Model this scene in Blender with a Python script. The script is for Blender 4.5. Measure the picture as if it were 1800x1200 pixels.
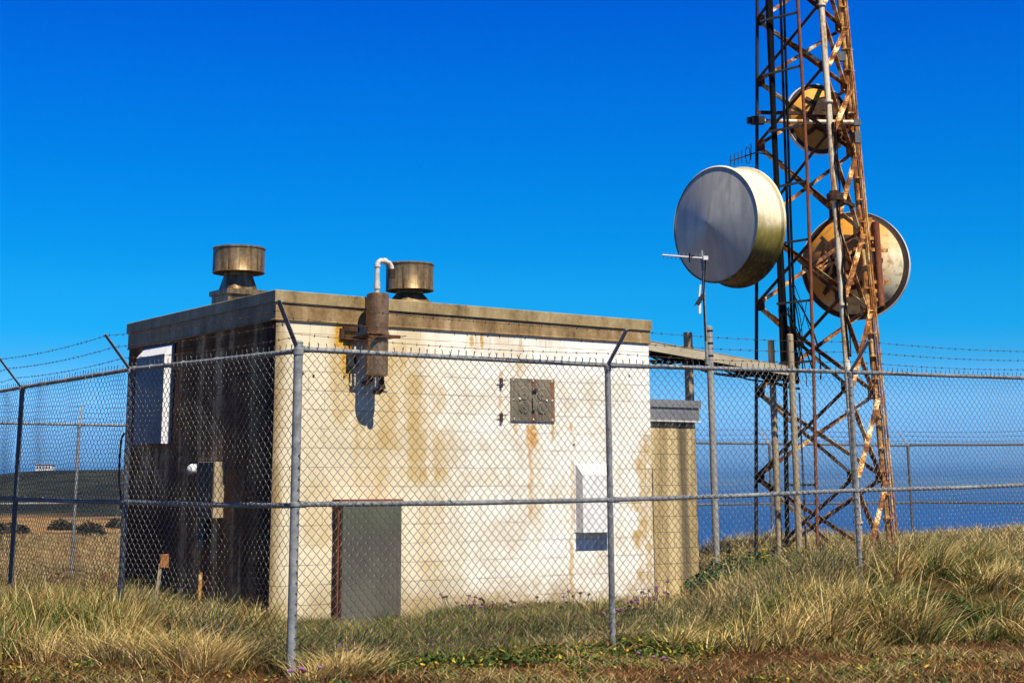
import bpy, math, random
import numpy as np
from mathutils import Vector, Matrix
R = math.radians
random.seed(7); rng = np.random.default_rng(7)
scene = bpy.context.scene
for o in list(bpy.data.objects): bpy.data.objects.remove(o)
C = scene.collection

# ------------------------------------------------------------------ camera
F, CX, CY = 2788.0, 824.0, 224.0            # focal length and optical axis in photo pixels
TH = math.atan(621/F); EYE = 1.45
cam = bpy.data.cameras.new('camera'); camo = bpy.data.objects.new('camera', cam); C.objects.link(camo)
camo.location = (0, 0, EYE); camo.rotation_euler = (R(90)+TH, 0, 0)
cam.sensor_width = 36; cam.sensor_fit = 'HORIZONTAL'; cam.lens = F/1800*36
cam.shift_x = (900-CX)/1800; cam.shift_y = (CY-600)/1800
cam.clip_start = .1; cam.clip_end = 60000
scene.camera = camo

# ------------------------------------------------------------------ light
U = Vector((math.cos(R(33.2)), math.sin(R(33.2)), 0))      # along the sunny wall
W = Vector((-U.y, U.x, 0))                                 # into the building
SUN = (-W + U*.005 + Vector((0, 0, 1.45))).normalized()
sl = bpy.data.lights.new('sun', 'SUN'); so = bpy.data.objects.new('sun', sl); C.objects.link(so)
sl.energy = 5; sl.angle = R(.5); sl.color = (1, .92, .77)
so.rotation_euler = SUN.to_track_quat('Z', 'Y').to_euler(); so.location = (0, 0, 30)
world = bpy.data.worlds.new('World'); scene.world = world; world.use_nodes = True
wn = world.node_tree; wn.nodes.clear()
def wnew(t, **k):
    n = wn.nodes.new(t)
    for a, b in k.items(): setattr(n, a, b)
    return n
sky = wnew('ShaderNodeTexSky', sky_type='NISHITA'); sky.sun_disc = False
sky.sun_elevation = math.asin(SUN.z); sky.sun_rotation = math.atan2(SUN.x, SUN.y)
sky.air_density = 1.0; sky.dust_density = .3; sky.ozone_density = 3.0
geo = wnew('ShaderNodeTexCoord'); sp = wnew('ShaderNodeSeparateXYZ')
wn.links.new(geo.outputs['Generated'], sp.inputs[0])
rp = wnew('ShaderNodeValToRGB'); wn.links.new(sp.outputs[2], rp.inputs[0])
SKYRAMP = [(0.0, (0.0653, 0.331, 1.1349)), (0.0023, (0.0653, 0.331, 1.1349)), (0.0114, (0.2117, 0.5658, 1.4385)), (0.0278, (0.297, 0.7047, 1.5717)), (0.0475, (0.3377, 0.8061, 1.5895)), (0.0724, (0.1011, 0.6327, 1.1883)), (0.0907, (0.0249, 0.6266, 1.1972)), (0.1163, (0.0174, 0.6259, 1.1779)), (0.1376, (0.0062, 0.5878, 1.1812)), (0.1871, (0.0005, 0.5414, 1.245)), (0.2431, (0.0, 0.4744, 1.3497)), (0.2914, (0.0, 0.4004, 1.3869)), (0.311, (0.0, 0.4004, 1.3869)), (0.411, (0.0, 0.1802, 0.6241)), (1.0, (0.12, 0.12, 0.16))]
el = rp.color_ramp.elements
while len(el) > 1: el.remove(el[-1])
el[0].position = 0; 
for i, (p, c) in enumerate(SKYRAMP):
    e = el[0] if i == 0 else el.new(p)
    e.color = (c[0]/2, c[1]/2, c[2]/2, 1)
mx = wnew('ShaderNodeMix', data_type='RGBA', blend_type='MULTIPLY'); mx.inputs[0].default_value = 1
wn.links.new(sky.outputs[0], mx.inputs[6]); wn.links.new(rp.outputs[0], mx.inputs[7])
bg = wnew('ShaderNodeBackground'); bg.inputs[1].default_value = .15
wo = wnew('ShaderNodeOutputWorld'); wn.links.new(mx.outputs[2], bg.inputs[0]); wn.links.new(bg.outputs[0], wo.inputs[0])
scene.view_settings.view_transform = 'Standard'; scene.view_settings.look = 'None'
scene.view_settings.exposure = .55; scene.view_settings.gamma = 1

# ------------------------------------------------------------------ geometry helpers
def ray(px, py):
    a = (px-CX)/F; v = (CY-py)/F
    return Vector((a, math.cos(TH)-v*math.sin(TH), math.sin(TH)+v*math.cos(TH)))
def at(px, py, Y):
    r = ray(px, py); t = Y/r.y
    return Vector((r.x*t, Y, EYE+r.z*t))
BC = Vector((-2.08, 17.17, 0))              # building corner on the ground
def hit(px, py, p0, nrm):
    r = ray(px, py); e = Vector((0, 0, EYE))
    return e + r*((p0-e).dot(nrm)/r.dot(nrm))
def bl(p): d = p-BC; return Vector((d.dot(U), d.dot(W), p.z))   # world -> building frame
def fp(px, py, t=0): return bl(hit(px, py, BC+W*t, W))          # point on a plane parallel to the sunny wall
def lp(px, py, s=0): return bl(hit(px, py, BC+U*s, U))          # point on a plane parallel to the shaded wall
MATS = {}
class MB:
    def __init__(s): s.v = []; s.f = []; s.m = []
    def add(s, vs, fs, mi=0):
        b = len(s.v); s.v += [Vector(p) for p in vs]; s.f += [[b+i for i in f] for f in fs]; s.m += [mi]*len(fs)
        return s
    def box(s, a, b, mi=0):
        x0, y0, z0 = a; x1, y1, z1 = b
        return s.add([(x0,y0,z0),(x1,y0,z0),(x1,y1,z0),(x0,y1,z0),(x0,y0,z1),(x1,y0,z1),(x1,y1,z1),(x0,y1,z1)],
              [(0,3,2,1),(4,5,6,7),(0,1,5,4),(1,2,6,5),(2,3,7,6),(3,0,4,7)], mi)
    def bar(s, p, q, w, h, up=(0,0,1), mi=0):
        p = Vector(p); q = Vector(q); d = (q-p).normalized(); a = d.cross(Vector(up))
        if a.length < 1e-4: a = d.cross(Vector((0,1,0)))
        a.normalize(); b = a.cross(d).normalized(); a = a*w/2; b = b*h/2
        vs = [p-a-b, p+a-b, p+a+b, p-a+b, q-a-b, q+a-b, q+a+b, q-a+b]
        return s.add(vs, [(0,1,2,3),(7,6,5,4),(0,4,5,1),(1,5,6,2),(2,6,7,3),(3,7,4,0)], mi)
    def angle(s, p, q, w, t, up=(0,0,1), mi=0):        # an L-section bar
        p = Vector(p); q = Vector(q); d = (q-p).normalized(); a = d.cross(Vector(up))
        if a.length < 1e-4: a = d.cross(Vector((0,1,0)))
        a.normalize(); b = a.cross(d).normalized()
        s.bar(p, q, w, t, b, mi); o = a*(w/2-t/2)+b*(w/2+t/2+.0005)
        s.bar(p+o, q+o, t, w, b, mi)
        return s
    def tube(s, pts, r, n=10, cap=True, mi=0):
        pts = [Vector(p) for p in pts]; rs = r if isinstance(r, (list, tuple)) else [r]*len(pts)
        rings = []; pa = None
        for i, p in enumerate(pts):
            d = (pts[min(i+1, len(pts)-1)]-pts[max(i-1, 0)]).normalized()
            if pa is None:
                a = d.cross(Vector((0,0,1)))
                if a.length < .05: a = d.cross(Vector((1,0,0)))
            else: a = pa - d*pa.dot(d)
            a.normalize(); pa = a; b = d.cross(a)
            rings.append([p+(a*math.cos(2*math.pi*k/n)+b*math.sin(2*math.pi*k/n))*rs[i] for k in range(n)])
        vs = [v for rg in rings for v in rg]; fs = []
        for i in range(len(pts)-1):
            for k in range(n):
                fs.append((i*n+k, i*n+(k+1)%n, (i+1)*n+(k+1)%n, (i+1)*n+k))
        if cap: fs += [tuple(range(n))[::-1], tuple((len(pts)-1)*n+k for k in range(n))]
        return s.add(vs, fs, mi)
    def lathe(s, prof, o=(0,0,0), ax=(0,0,1), n=40, mi=0, cap0=False, cap1=False):   # prof: (radius, height along the axis)
        o = Vector(o); ax = Vector(ax).normalized(); a = ax.cross(Vector((0,0,1)))
        if a.length < .05: a = Vector((1,0,0))
        a.normalize(); b = ax.cross(a); vs = []; fs = []
        for r, h in prof:
            for k in range(n):
                c = 2*math.pi*k/n; vs.append(o+ax*h+(a*math.cos(c)+b*math.sin(c))*r)
        for i in range(len(prof)-1):
            for k in range(n): fs.append((i*n+k, i*n+(k+1)%n, (i+1)*n+(k+1)%n, (i+1)*n+k))
        if cap0: fs.append(tuple(range(n))[::-1])
        if cap1: fs.append(tuple((len(prof)-1)*n+k for k in range(n)))
        return s.add(vs, fs, mi)
    def ball(s, c, r, n=8, m=5, mi=0, sc=(1,1,1)):
        c = Vector(c); vs = []; fs = []
        for i in range(m+1):
            th = math.pi*i/m
            for k in range(n):
                ph = 2*math.pi*k/n
                vs.append(c+Vector((math.sin(th)*math.cos(ph)*r*sc[0], math.sin(th)*math.sin(ph)*r*sc[1], math.cos(th)*r*sc[2])))
        for i in range(m):
            for k in range(n): fs.append((i*n+k, (i+1)*n+k, (i+1)*n+(k+1)%n, i*n+(k+1)%n))
        return s.add(vs, fs, mi)
    def build(s, name, mats, parent=None, smooth=False, bevel=0, world=False):
        me = bpy.data.meshes.new(name)
        M = ROOT.get(parent.name).inverted() if (world and parent) else Matrix()
        me.from_pydata([tuple(M @ v) for v in s.v], [], s.f)
        mats = mats if isinstance(mats, (list, tuple)) else [mats]
        for m in mats: me.materials.append(m)
        me.polygons.foreach_set('material_index', s.m)
        if smooth:
            me.polygons.foreach_set('use_smooth', [True]*len(me.polygons))
            me.set_sharp_from_angle(angle=R(40))
        me.update()
        o = bpy.data.objects.new(name, me); C.objects.link(o)
        if parent: o.parent = parent; ROOT[o.name] = ROOT[parent.name]
        else: ROOT[o.name] = Matrix()
        if bevel:
            b = o.modifiers.new('bevel', 'BEVEL'); b.width = bevel; b.segments = 2; b.limit_method = 'ANGLE'
        return o
ROOT = {}
def tag(o, label, cat, group=None, kind=None):
    if label: o['label'] = label
    if cat: o['category'] = cat
    if group: o['group'] = group
    if kind: o['kind'] = kind
    return o
def thing(name, label, cat, loc=(0,0,0), rz=0, group=None):
    o = bpy.data.objects.new(name, None); C.objects.link(o); o.empty_display_size = .2
    o.location = loc; o.rotation_euler = (0, 0, rz)
    ROOT[o.name] = Matrix.Translation(Vector(loc)) @ Matrix.Rotation(rz, 4, 'Z')
    return tag(o, label, cat, group)

# ------------------------------------------------------------------ material helpers
class NT:
    def __init__(s, name):
        s.m = bpy.data.materials.new(name); s.m.use_nodes = True; s.t = s.m.node_tree
        s.b = s.t.nodes['Principled BSDF']; s.b.inputs['Specular IOR Level'].default_value = .3
        tc = s.n('ShaderNodeTexCoord'); s.co = tc.outputs['Object']
    def n(s, t, **k):
        q = s.t.nodes.new(t)
        for a, b in k.items(): setattr(q, a, b)
        return q
    def l(s, a, b): s.t.links.new(a, b)
    def val(s, sock, v):
        if isinstance(v, (int, float)): sock.default_value = v
        elif isinstance(v, (tuple, list)): sock.default_value = tuple(v)+((1,) if len(v) == 3 and sock.type == 'RGBA' else ())
        else: s.l(v, sock)
    def math(s, op, a, b=None, c=None, clamp=False):
        q = s.n('ShaderNodeMath', operation=op); q.use_clamp = clamp
        s.val(q.inputs[0], a)
        if b is not None: s.val(q.inputs[1], b)
        if c is not None: s.val(q.inputs[2], c)
        return q.outputs[0]
    def noise(s, scale=(1,1,1), sc=1, det=6, rough=.6, dist=0, co=None, loc=(0,0,0)):
        mp = s.n('ShaderNodeMapping'); s.l(co or s.co, mp.inputs[0]); mp.inputs['Scale'].default_value = scale; mp.inputs['Location'].default_value = loc
        q = s.n('ShaderNodeTexNoise'); s.l(mp.outputs[0], q.inputs['Vector'])
        q.inputs['Scale'].default_value = sc; q.inputs['Detail'].default_value = det; q.inputs['Roughness'].default_value = rough
        q.inputs['Distortion'].default_value = dist
        return q.outputs['Fac']
    def ramp(s, f, stops, interp='LINEAR'):
        q = s.n('ShaderNodeValToRGB'); s.l(f, q.inputs[0]); e = q.color_ramp.elements; q.color_ramp.interpolation = interp
        while len(e) > 1: e.remove(e[-1])
        for i, (p, c) in enumerate(stops):
            x = e[0] if i == 0 else e.new(p)
            x.position = p; x.color = (c, c, c, 1) if isinstance(c, (int, float)) else tuple(c)+(1,)
        return q.outputs[0]
    def step(s, f, a, b):     # smooth ramp 0..1 between a and b
        q = s.n('ShaderNodeMapRange', interpolation_type='SMOOTHSTEP'); s.val(q.inputs[0], f)
        q.inputs[1].default_value = a; q.inputs[2].default_value = b; return q.outputs[0]
    def mix(s, f, a, b, mode='MIX'):
        q = s.n('ShaderNodeMix', data_type='RGBA', blend_type=mode); s.val(q.inputs[0], f); s.val(q.inputs[6], a); s.val(q.inputs[7], b)
        return q.outputs[2]
    def xyz(s):
        q = s.n('ShaderNodeSeparateXYZ'); s.l(s.co, q.inputs[0]); return q.outputs
    def bump(s, h, st=.3, d=.01):
        q = s.n('ShaderNodeBump'); q.inputs['Strength'].default_value = st; q.inputs['Distance'].default_value = d
        s.l(h, q.inputs['Height']); s.l(q.outputs[0], s.b.inputs['Normal'])
    def fin(s, col, rough=.7, metal=0, spec=None):
        s.val(s.b.inputs['Base Color'], col); s.val(s.b.inputs['Roughness'], rough); s.b.inputs['Metallic'].default_value = metal
        if spec is not None: s.b.inputs['Specular IOR Level'].default_value = spec
        return s.m
def flat(name, c, rough=.6, metal=0, var=.35, sc=14, c2=None):
    t = NT(name); f = t.noise(sc=sc); d = tuple(x*(1-var) for x in c)
    return t.fin(t.mix(t.step(f, .35, .65), d if c2 is None else c2, c), rough, metal)
def streaky(name, stops, scale=(6,6,1.2), sc=2.5, rough=.6, metal=0, fine=True, bump=.2):
    t = NT(name); f = t.noise(scale, sc, 8, .65, .3)
    if fine:
        g = t.noise((1,1,1), 22, 5, .7); f = t.math('ADD', t.math('MULTIPLY', f, .7), t.math('MULTIPLY', g, .3))
    t.bump(f, bump, .004)
    return t.fin(t.ramp(f, stops), rough, metal)

M = {}
M['galv'] = streaky('galvanised_steel', [(.35, (.13,.14,.145)), (.5, (.22,.23,.235)), (.62, (.32,.33,.33)), (.72,(.28,.26,.21))], (3,3,3), 6, .6, .08)
M['galv_dark'] = streaky('weathered_shaded_galvanised_steel', [(.35, (.07,.078,.085)), (.5, (.11,.12,.13)), (.65, (.17,.18,.18))], (3,3,3), 6, .6, .1)  # also the shade colour of the left run's posts
M['wire'] = flat('fence_wire', (.19,.185,.175), .40, .5, .45, 40)
M['wire_far'] = flat('old_fence_wire', (.14,.16,.18), .6, .1, .3, 40)
M['barb'] = flat('barbed_wire', (.06,.052,.045), .6, .1, .5, 60, (.09,.045,.025))
RUST = [(.30, (.03,.012,.007)), (.40, (.12,.04,.012)), (.47, (.32,.11,.02)), (.53, (.56,.27,.06)), (.585, (.70,.50,.20)), (.66, (.76,.68,.50))]
M['rust_leg'] = streaky('rusty_tower_paint', RUST, (8,8,1.6), 2.2, .7)
M['rust_brace'] = streaky('rusty_brace_paint', [(.32, (.03,.014,.01)), (.45, (.11,.038,.012)), (.51, (.32,.115,.022)), (.55, (.60,.38,.13)), (.60, (.78,.70,.50))], (2.6,2.6,2.6), 1.0, .7)
M['rust_dark'] = streaky('dark_rusty_steel', [(.35, (.015,.01,.008)), (.5, (.05,.022,.012)), (.62, (.16,.06,.02)), (.72, (.30,.15,.05))], (3,3,1.5), 3, .8)
M['rust_pipe'] = streaky('red_rust', [(.3, (.07,.02,.01)), (.5, (.20,.06,.025)), (.7, (.30,.13,.06))], (6,6,2), 3, .8)
M['white_leg'] = streaky('flaking_white_paint', [(.36, (.16,.055,.02)), (.44, (.44,.20,.06)), (.50, (.64,.55,.38)), (.62, (.74,.68,.56))], (9,9,.8), 2.0, .65)
M['black'] = flat('black_cable', (.007,.0065,.006), .75, 0, .4, 8); M['black'].node_tree.nodes['Principled BSDF'].inputs['Specular IOR Level'].default_value = .08
M['dark_metal'] = flat('dark_metal', (.03,.03,.033), .6, .2, .4, 12)
M['white_paint'] = streaky('white_painted_metal', [(.3, (.52,.50,.44)), (.45, (.70,.70,.70)), (.7, (.80,.80,.80))], (5,5,1), 2, .5)
M['wood'] = streaky('weathered_timber', [(.3, (.16,.12,.07)), (.5, (.36,.28,.17)), (.7, (.50,.41,.27))], (14,14,1), 3, .85)
M['wood_shaded'] = streaky('shaded_timber', [(.3, (.04,.03,.022)), (.5, (.10,.075,.05)), (.7, (.34,.28,.20))], (10,10,1), 3, .85)  # darker timber copy for the box's shaded front
M['pipe_grey'] = streaky('grey_pole', [(.3, (.16,.15,.13)), (.5, (.30,.28,.25)), (.7, (.42,.39,.33))], (8,8,1), 2, .75)

# ------------------------------------------------------------------ terrain
def sst(x, a, b):
    t = np.clip((x-a)/(b-a), 0, 1); return t*t*(3-2*t)
def gz(x, y):
    x = np.asarray(x, float); y = np.asarray(y, float)
    z = -.02 + .03*np.sin(x*1.3+.7)*np.cos(y*1.1) + .02*np.sin(x*3.1)*np.sin(y*2.7+1)
    z = z - .10*sst(-y, -13.0, -11.0)
    z = z + .55*np.exp(-((x-4.9)/1.9)**2-((y-17.3)/1.8)**2) + .03*np.exp(-((x-3.2)/1.6)**2-((y-17.6)/1.5)**2)
    z = z + (.42*sst(x, 2.8, 5.0)+.16*sst(x, 7, 10))*sst(y, 20.0, 23.5)*(1-sst(y, 27.5, 33))
    z = z + .24*np.exp(-((x+4.1)/1.9)**2-((y-14.4)/1.7)**2)
    z = z - .35*sst(y, 27, 36)
    z = z - .5*sst(y, 40, 90) 
    nz = .5*np.sin(x*.031+1)+.35*np.sin(x*.077+y*.02)+.2*np.sin(x*.17+2)
    ang = x/np.maximum(y, 1)
    hill = sst(y, 120, 340)*(1-.5*sst(y, 380, 900))
    top = 4.6 - 1.5*sst(-ang, .265, .305) + .25*nz
    z = z + hill*top
    cliff = sst(x + .08*y, 0, 26+.15*y)*0 + sst(x+.09*np.maximum(y-30, 0), -6, 3)
    cl = sst(y, 39, 75)*cliff
    z = z*(1-cl) - 55*cl
    far = sst(y, 900, 1600); z = np.maximum(z - 60*far, -60)
    return z
def grid_mesh(name, xs, ys, zf, mat):
    X, Y = np.meshgrid(xs, ys); Z = zf(X, Y); n, m = X.shape
    me = bpy.data.meshes.new(name); co = np.stack([X, Y, Z], -1).reshape(-1, 3)
    i = np.arange(n*m).reshape(n, m); q = np.stack([i[:-1,:-1], i[:-1,1:], i[1:,1:], i[1:,:-1]], -1).reshape(-1, 4)
    set_mesh(me, co, q); me.materials.append(mat); me.polygons.foreach_set('use_smooth', np.ones(len(q), bool))
    o = bpy.data.objects.new(name, me); C.objects.link(o); return o
def set_mesh(me, co, q):
    k = q.shape[1]
    me.vertices.add(len(co)); me.vertices.foreach_set('co', np.asarray(co, np.float32).ravel())
    me.loops.add(q.size); me.loops.foreach_set('vertex_index', q.astype(np.int32).ravel())
    me.polygons.add(len(q)); me.polygons.foreach_set('loop_start', np.arange(0, q.size, k, dtype=np.int32))
    try: me.polygons.foreach_set('loop_total', np.full(len(q), k, np.int32))
    except Exception: pass
    me.update(calc_edges=True)

t = NT('ground_soil'); X = t.xyz()
f1 = t.noise((1,1,1), .9, 8, .65); f2 = t.noise((1,1,1), 9, 8, .7); f3 = t.noise((1,1,1), .035, 6, .6, .6)
near = t.mix(t.step(f1, .42, .58), (.06,.028,.010), (.10,.055,.02)); near = t.mix(t.step(f2, .4, .62), t.mix(.6, near, (.02,.012,.006)), near)
plain = t.mix(t.step(f3, .42, .54), (.085,.055,.03), (.34,.17,.06)); plain = t.mix(t.step(t.noise((1,1,1), .5, 8, .7), .45, .6), plain, (.24,.185,.08))
hillc = t.mix(t.step(t.noise((1,.3,1), .05, 8, .75), .42, .58), (.010,.011,.007), (.034,.034,.018))
hillc = t.mix(t.step(t.noise((1,1,1), .25, 6, .7), .52, .68), hillc, (.045,.042,.02))
nsy = t.math('ADD', X[1], t.math('MULTIPLY', t.math('SUBTRACT', f3, .5), 60))
col = t.mix(t.step(X[1], 19, 30), near, plain); col = t.mix(t.step(nsy, 105, 122), col, hillc)
t.bump(f2, .8, .05); M['ground'] = t.fin(col, .95, 0, .1)
def sp_axis(a, b, n, k):                   # spacing that widens away from the camera
    s = np.linspace(-1, 1, n); return s
xs = np.concatenate([-np.geomspace(1400, 14, 60), np.linspace(-13.8, 14.8, 145), np.geomspace(15, 1400, 50)])
ys = np.concatenate([[-60, -30, -12, -2, 4], np.linspace(8, 36, 145), np.geomspace(36.4, 2500, 110)])
tag(grid_mesh('ground', xs, ys, gz, M['ground']), None, None, None, 'structure')
t = NT('sea_water')
w1 = t.noise((1,.45,1), .12, 8, .7); t.bump(w1, .5, .6)
M['sea'] = t.fin(t.mix(t.step(t.noise((1,.2,1), .004, 5), .4, .6), (.0,.06,.23), (.0,.07,.27)), .4, 0, .04)
sb = MB().add([(-30000,-3000,-36),(30000,-3000,-36),(30000,40000,-36),(-30000,40000,-36)], [(0,1,2,3)])
tag(sb.build('sea', M['sea']), None, None, None, 'structure')

# ------------------------------------------------------------------ building
RZ = R(33.2); BW = 5.18; BD = 4.25
bld = thing('utility_building', 'pale stained concrete block building with flat roof and brown fascia behind the fence corner', 'building', BC, RZ)
bco = lambda p: p
def brick(t, ax, z0):
    X = t.xyz(); cb = t.n('ShaderNodeCombineXYZ'); t.l(X[ax], cb.inputs[0]); t.val(cb.inputs[1], t.math('ADD', X[2], -z0+4.064))
    b = t.n('ShaderNodeTexBrick'); t.l(cb.outputs[0], b.inputs['Vector'])
    b.inputs['Scale'].default_value = 1; b.inputs['Mortar Size'].default_value = .0055; b.inputs['Mortar Smooth'].default_value = .3
    b.inputs['Brick Width'].default_value = .4064; b.inputs['Row Height'].default_value = .2032; b.inputs['Bias'].default_value = 0
    b.inputs['Color1'].default_value = (0,0,0,1); b.inputs['Color2'].default_value = (1,1,1,1); b.inputs['Mortar'].default_value = (.5,.5,.5,1)
    return b.outputs['Fac'], b.outputs['Color'], X
ZC = fp(540, 652.5).z
# sunny wall
t = NT('painted_block_wall'); mf, bc, X = brick(t, 0, ZC)
big = t.noise((1,1,1), 1.5, 8, .68, .5); vert = t.noise((3.2,3.2,.35), 1.5, 7, .6, .2); fine = t.noise((1,1,1), 25, 6, .7)
wob = t.math('MULTIPLY', t.math('SUBTRACT', t.noise((1,1,1), 5, 5, .6), .5), .12)
wx = t.math('ADD', X[0], wob); wz = t.math('ADD', X[2], t.math('MULTIPLY', wob, 1.6))
def blob(px, py, rx, ry, k=1.0):            # soft stain centred on a spot of the wall, radii in metres
    p = fp(px, py)
    a = t.math('DIVIDE', t.math('SUBTRACT', wx, p.x), rx); b = t.math('DIVIDE', t.math('SUBTRACT', wz, p.z), ry)
    d = t.math('ADD', t.math('POWER', t.math('ABSOLUTE', a), 2), t.math('POWER', t.math('ABSOLUTE', b), 4))
    return t.math('MULTIPLY', t.math('SUBTRACT', 1, t.step(d, .15, 1.3)), k)
def mxx(*a):
    r = a[0]
    for b in a[1:]: r = t.math('MAXIMUM', r, b)
    return r
col = t.mix(t.step(X[0], 1.2, 3.0), (.75,.665,.475), (.87,.845,.775))
col = t.mix(t.math('MULTIPLY', t.step(big, .42, .66), .55), col, (.52,.44,.29))
col = t.mix(t.math('MULTIPLY', bc, .13), col, (.52,.40,.20))
tan = mxx(blob(700, 720, .45, .55, .75), blob(655, 800, .25, .6, .6), blob(745, 800, .45, .35, .8), blob(600, 640, .18, .7, .6),
          blob(760, 950, .22, .5, .45), blob(880, 605, .5, .16, .35), blob(918, 630, .12, .22, .6), blob(720, 610, .22, .3, .5), blob(855, 840, .5, .10, .25),
          blob(1138, 900, .15, 1.0, 1), blob(1128, 820, .14, .11, 1), blob(1124, 885, .16, .09, 1), blob(1126, 945, .15, .12, 1), blob(1130, 1010, .12, .1, .8), blob(700, 640, .16, .32, .9), blob(640, 770, .16, .3, .7), blob(770, 700, .12, .2, .6), blob(560, 900, .2, .4, .4), blob(945, 850, .12, .7, .3), blob(840, 1060, 1.2, .12, .5), blob(480, 800, .10, 2.2, .75))
tan = t.math('MULTIPLY', tan, t.math('MULTIPLY', t.step(t.math('ADD', t.math('MULTIPLY', vert, .55), t.math('MULTIPLY', t.noise((1,1,1), 7, 8, .75), .45)), .36, .56), t.math('ADD', .68, t.math('MULTIPLY', bc, .5))), clamp=True)
col = t.mix(tan, col, (.50,.335,.10))
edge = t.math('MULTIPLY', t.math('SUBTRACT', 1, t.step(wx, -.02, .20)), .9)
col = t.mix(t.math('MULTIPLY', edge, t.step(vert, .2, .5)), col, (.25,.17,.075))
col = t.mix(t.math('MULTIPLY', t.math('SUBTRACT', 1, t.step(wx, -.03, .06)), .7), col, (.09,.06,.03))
rust = mxx(blob(612, 610, .10, .35, 1), blob(598, 590, .08, .15, 1), blob(935, 765, .09, .16, .9), blob(933, 830, .03, .6, .6), blob(1005, 1000, .035, .45, .65), blob(972, 755, .03, .12, .7),
           blob(905, 752, .03, .09, .6), blob(1003, 750, .025, .07, .9), blob(1008, 775, .02, .08, .4), blob(828, 600, .03, .08, .8), blob(848, 598, .03, .10, .9), blob(880, 705, .025, .1, .5), blob(881, 660, .03, .06, .6),
           blob(1006, 870, .03, .5, .45), blob(620, 700, .06, .2, .4))
rust = t.math('MULTIPLY', rust, t.step(fine, .28, .5))
col = t.mix(rust, col, t.mix(t.step(fine, .45, .6), (.62,.34,.03), (.40,.15,.015)))
dr = t.math('MULTIPLY', t.step(X[2], 2.80, 3.1), t.step(t.noise((5,5,.3), 1.6, 6, .7), .52, .66))
col = t.mix(t.math('MULTIPLY', dr, .6), col, (.34,.22,.08))
low = t.math('MULTIPLY', t.math('SUBTRACT', 1, t.step(X[2], .05, .55)), .75); col = t.mix(t.math('MULTIPLY', low, t.step(big, .3, .55)), col, (.36,.26,.12))
col = t.mix(t.math('MULTIPLY', t.step(fine, .58, .7), .28), col, (.30,.22,.12))
zf = t.math('ABSOLUTE', t.math('SUBTRACT', t.math('FRACT', t.math('DIVIDE', t.math('ADD', X[2], -ZC+4.064), .2032)), .5))
bed = t.step(zf, .468, .492); mor = t.math('MULTIPLY', t.math('MAXIMUM', t.math('MULTIPLY', bed, .9), t.math('MULTIPLY', mf, .38)), t.step(t.noise((1,1,1), 2.3, 5, .6), .34, .58))
col = t.mix(t.math('MULTIPLY', mor, .8), col, (.16,.115,.06))
h = t.math('SUBTRACT', t.math('MULTIPLY', fine, .5), mf); t.bump(h, .35, .006)
M['wall_front'] = t.fin(col, .85, 0, .2)
# shaded wall: brown with darker streaks running down, darkest near the corner
t = NT('streaked_block_wall'); mf, bc, X = brick(t, 1, ZC)
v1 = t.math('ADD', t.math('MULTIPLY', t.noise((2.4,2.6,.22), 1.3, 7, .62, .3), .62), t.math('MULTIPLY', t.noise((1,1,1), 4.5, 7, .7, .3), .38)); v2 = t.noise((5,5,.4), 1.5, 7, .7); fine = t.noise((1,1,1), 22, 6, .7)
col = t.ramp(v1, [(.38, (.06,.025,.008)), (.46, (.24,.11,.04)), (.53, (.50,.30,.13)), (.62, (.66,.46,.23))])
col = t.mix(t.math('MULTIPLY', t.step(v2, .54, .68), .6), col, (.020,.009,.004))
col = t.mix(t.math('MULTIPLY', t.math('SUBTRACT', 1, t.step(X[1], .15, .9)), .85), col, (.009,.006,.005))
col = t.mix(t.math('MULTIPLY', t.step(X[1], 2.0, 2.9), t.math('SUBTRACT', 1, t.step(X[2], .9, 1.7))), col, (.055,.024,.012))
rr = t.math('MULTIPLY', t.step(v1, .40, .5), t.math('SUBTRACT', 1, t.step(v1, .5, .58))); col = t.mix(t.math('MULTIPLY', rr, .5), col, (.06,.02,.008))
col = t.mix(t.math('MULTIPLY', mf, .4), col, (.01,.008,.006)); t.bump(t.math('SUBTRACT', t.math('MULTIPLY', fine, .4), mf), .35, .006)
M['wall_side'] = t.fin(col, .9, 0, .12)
# fascia heights at the three visible roof corners
e = .03
zt0 = fp(487, 509, -e).z; zb0 = fp(485, 562, -e).z; p1 = fp(1141, 563, -e); p1b = fp(1141, 604, -e); ztr = p1.z; zbr = p1b.z
p2 = lp(228, 568, -e); p2b = lp(227, 614, -e); ztl = p2.z; zbl = p2b.z
print('FASCIA', zt0, zb0, ztr, zbr, ztl, zbl, 'width', p1.x, 'depth', p2.y)
zback_r = ztr+ztl-zt0; zbackb = zbr+zbl-zb0
def zt(s, d): return zt0+(ztr-zt0)*s/BW+(ztl-zt0)*d/BD
def zb(s, d): return zb0+(zbr-zb0)*s/BW+(zbl-zb0)*d/BD
m = MB()
cs = [(0,0),(BW,0),(BW,BD),(0,BD)]
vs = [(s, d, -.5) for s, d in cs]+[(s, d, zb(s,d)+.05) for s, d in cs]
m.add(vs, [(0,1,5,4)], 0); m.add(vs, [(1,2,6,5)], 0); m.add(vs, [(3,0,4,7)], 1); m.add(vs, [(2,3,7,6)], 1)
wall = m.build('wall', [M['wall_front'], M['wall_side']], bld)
M['fascia'] = streaky('aged_metal_fascia', [(.34, (.10,.062,.02)), (.45, (.23,.145,.06)), (.55, (.34,.23,.105)), (.66, (.48,.38,.23))], (2.6,2.6,.9), 1.5, .55, .1)
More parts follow.
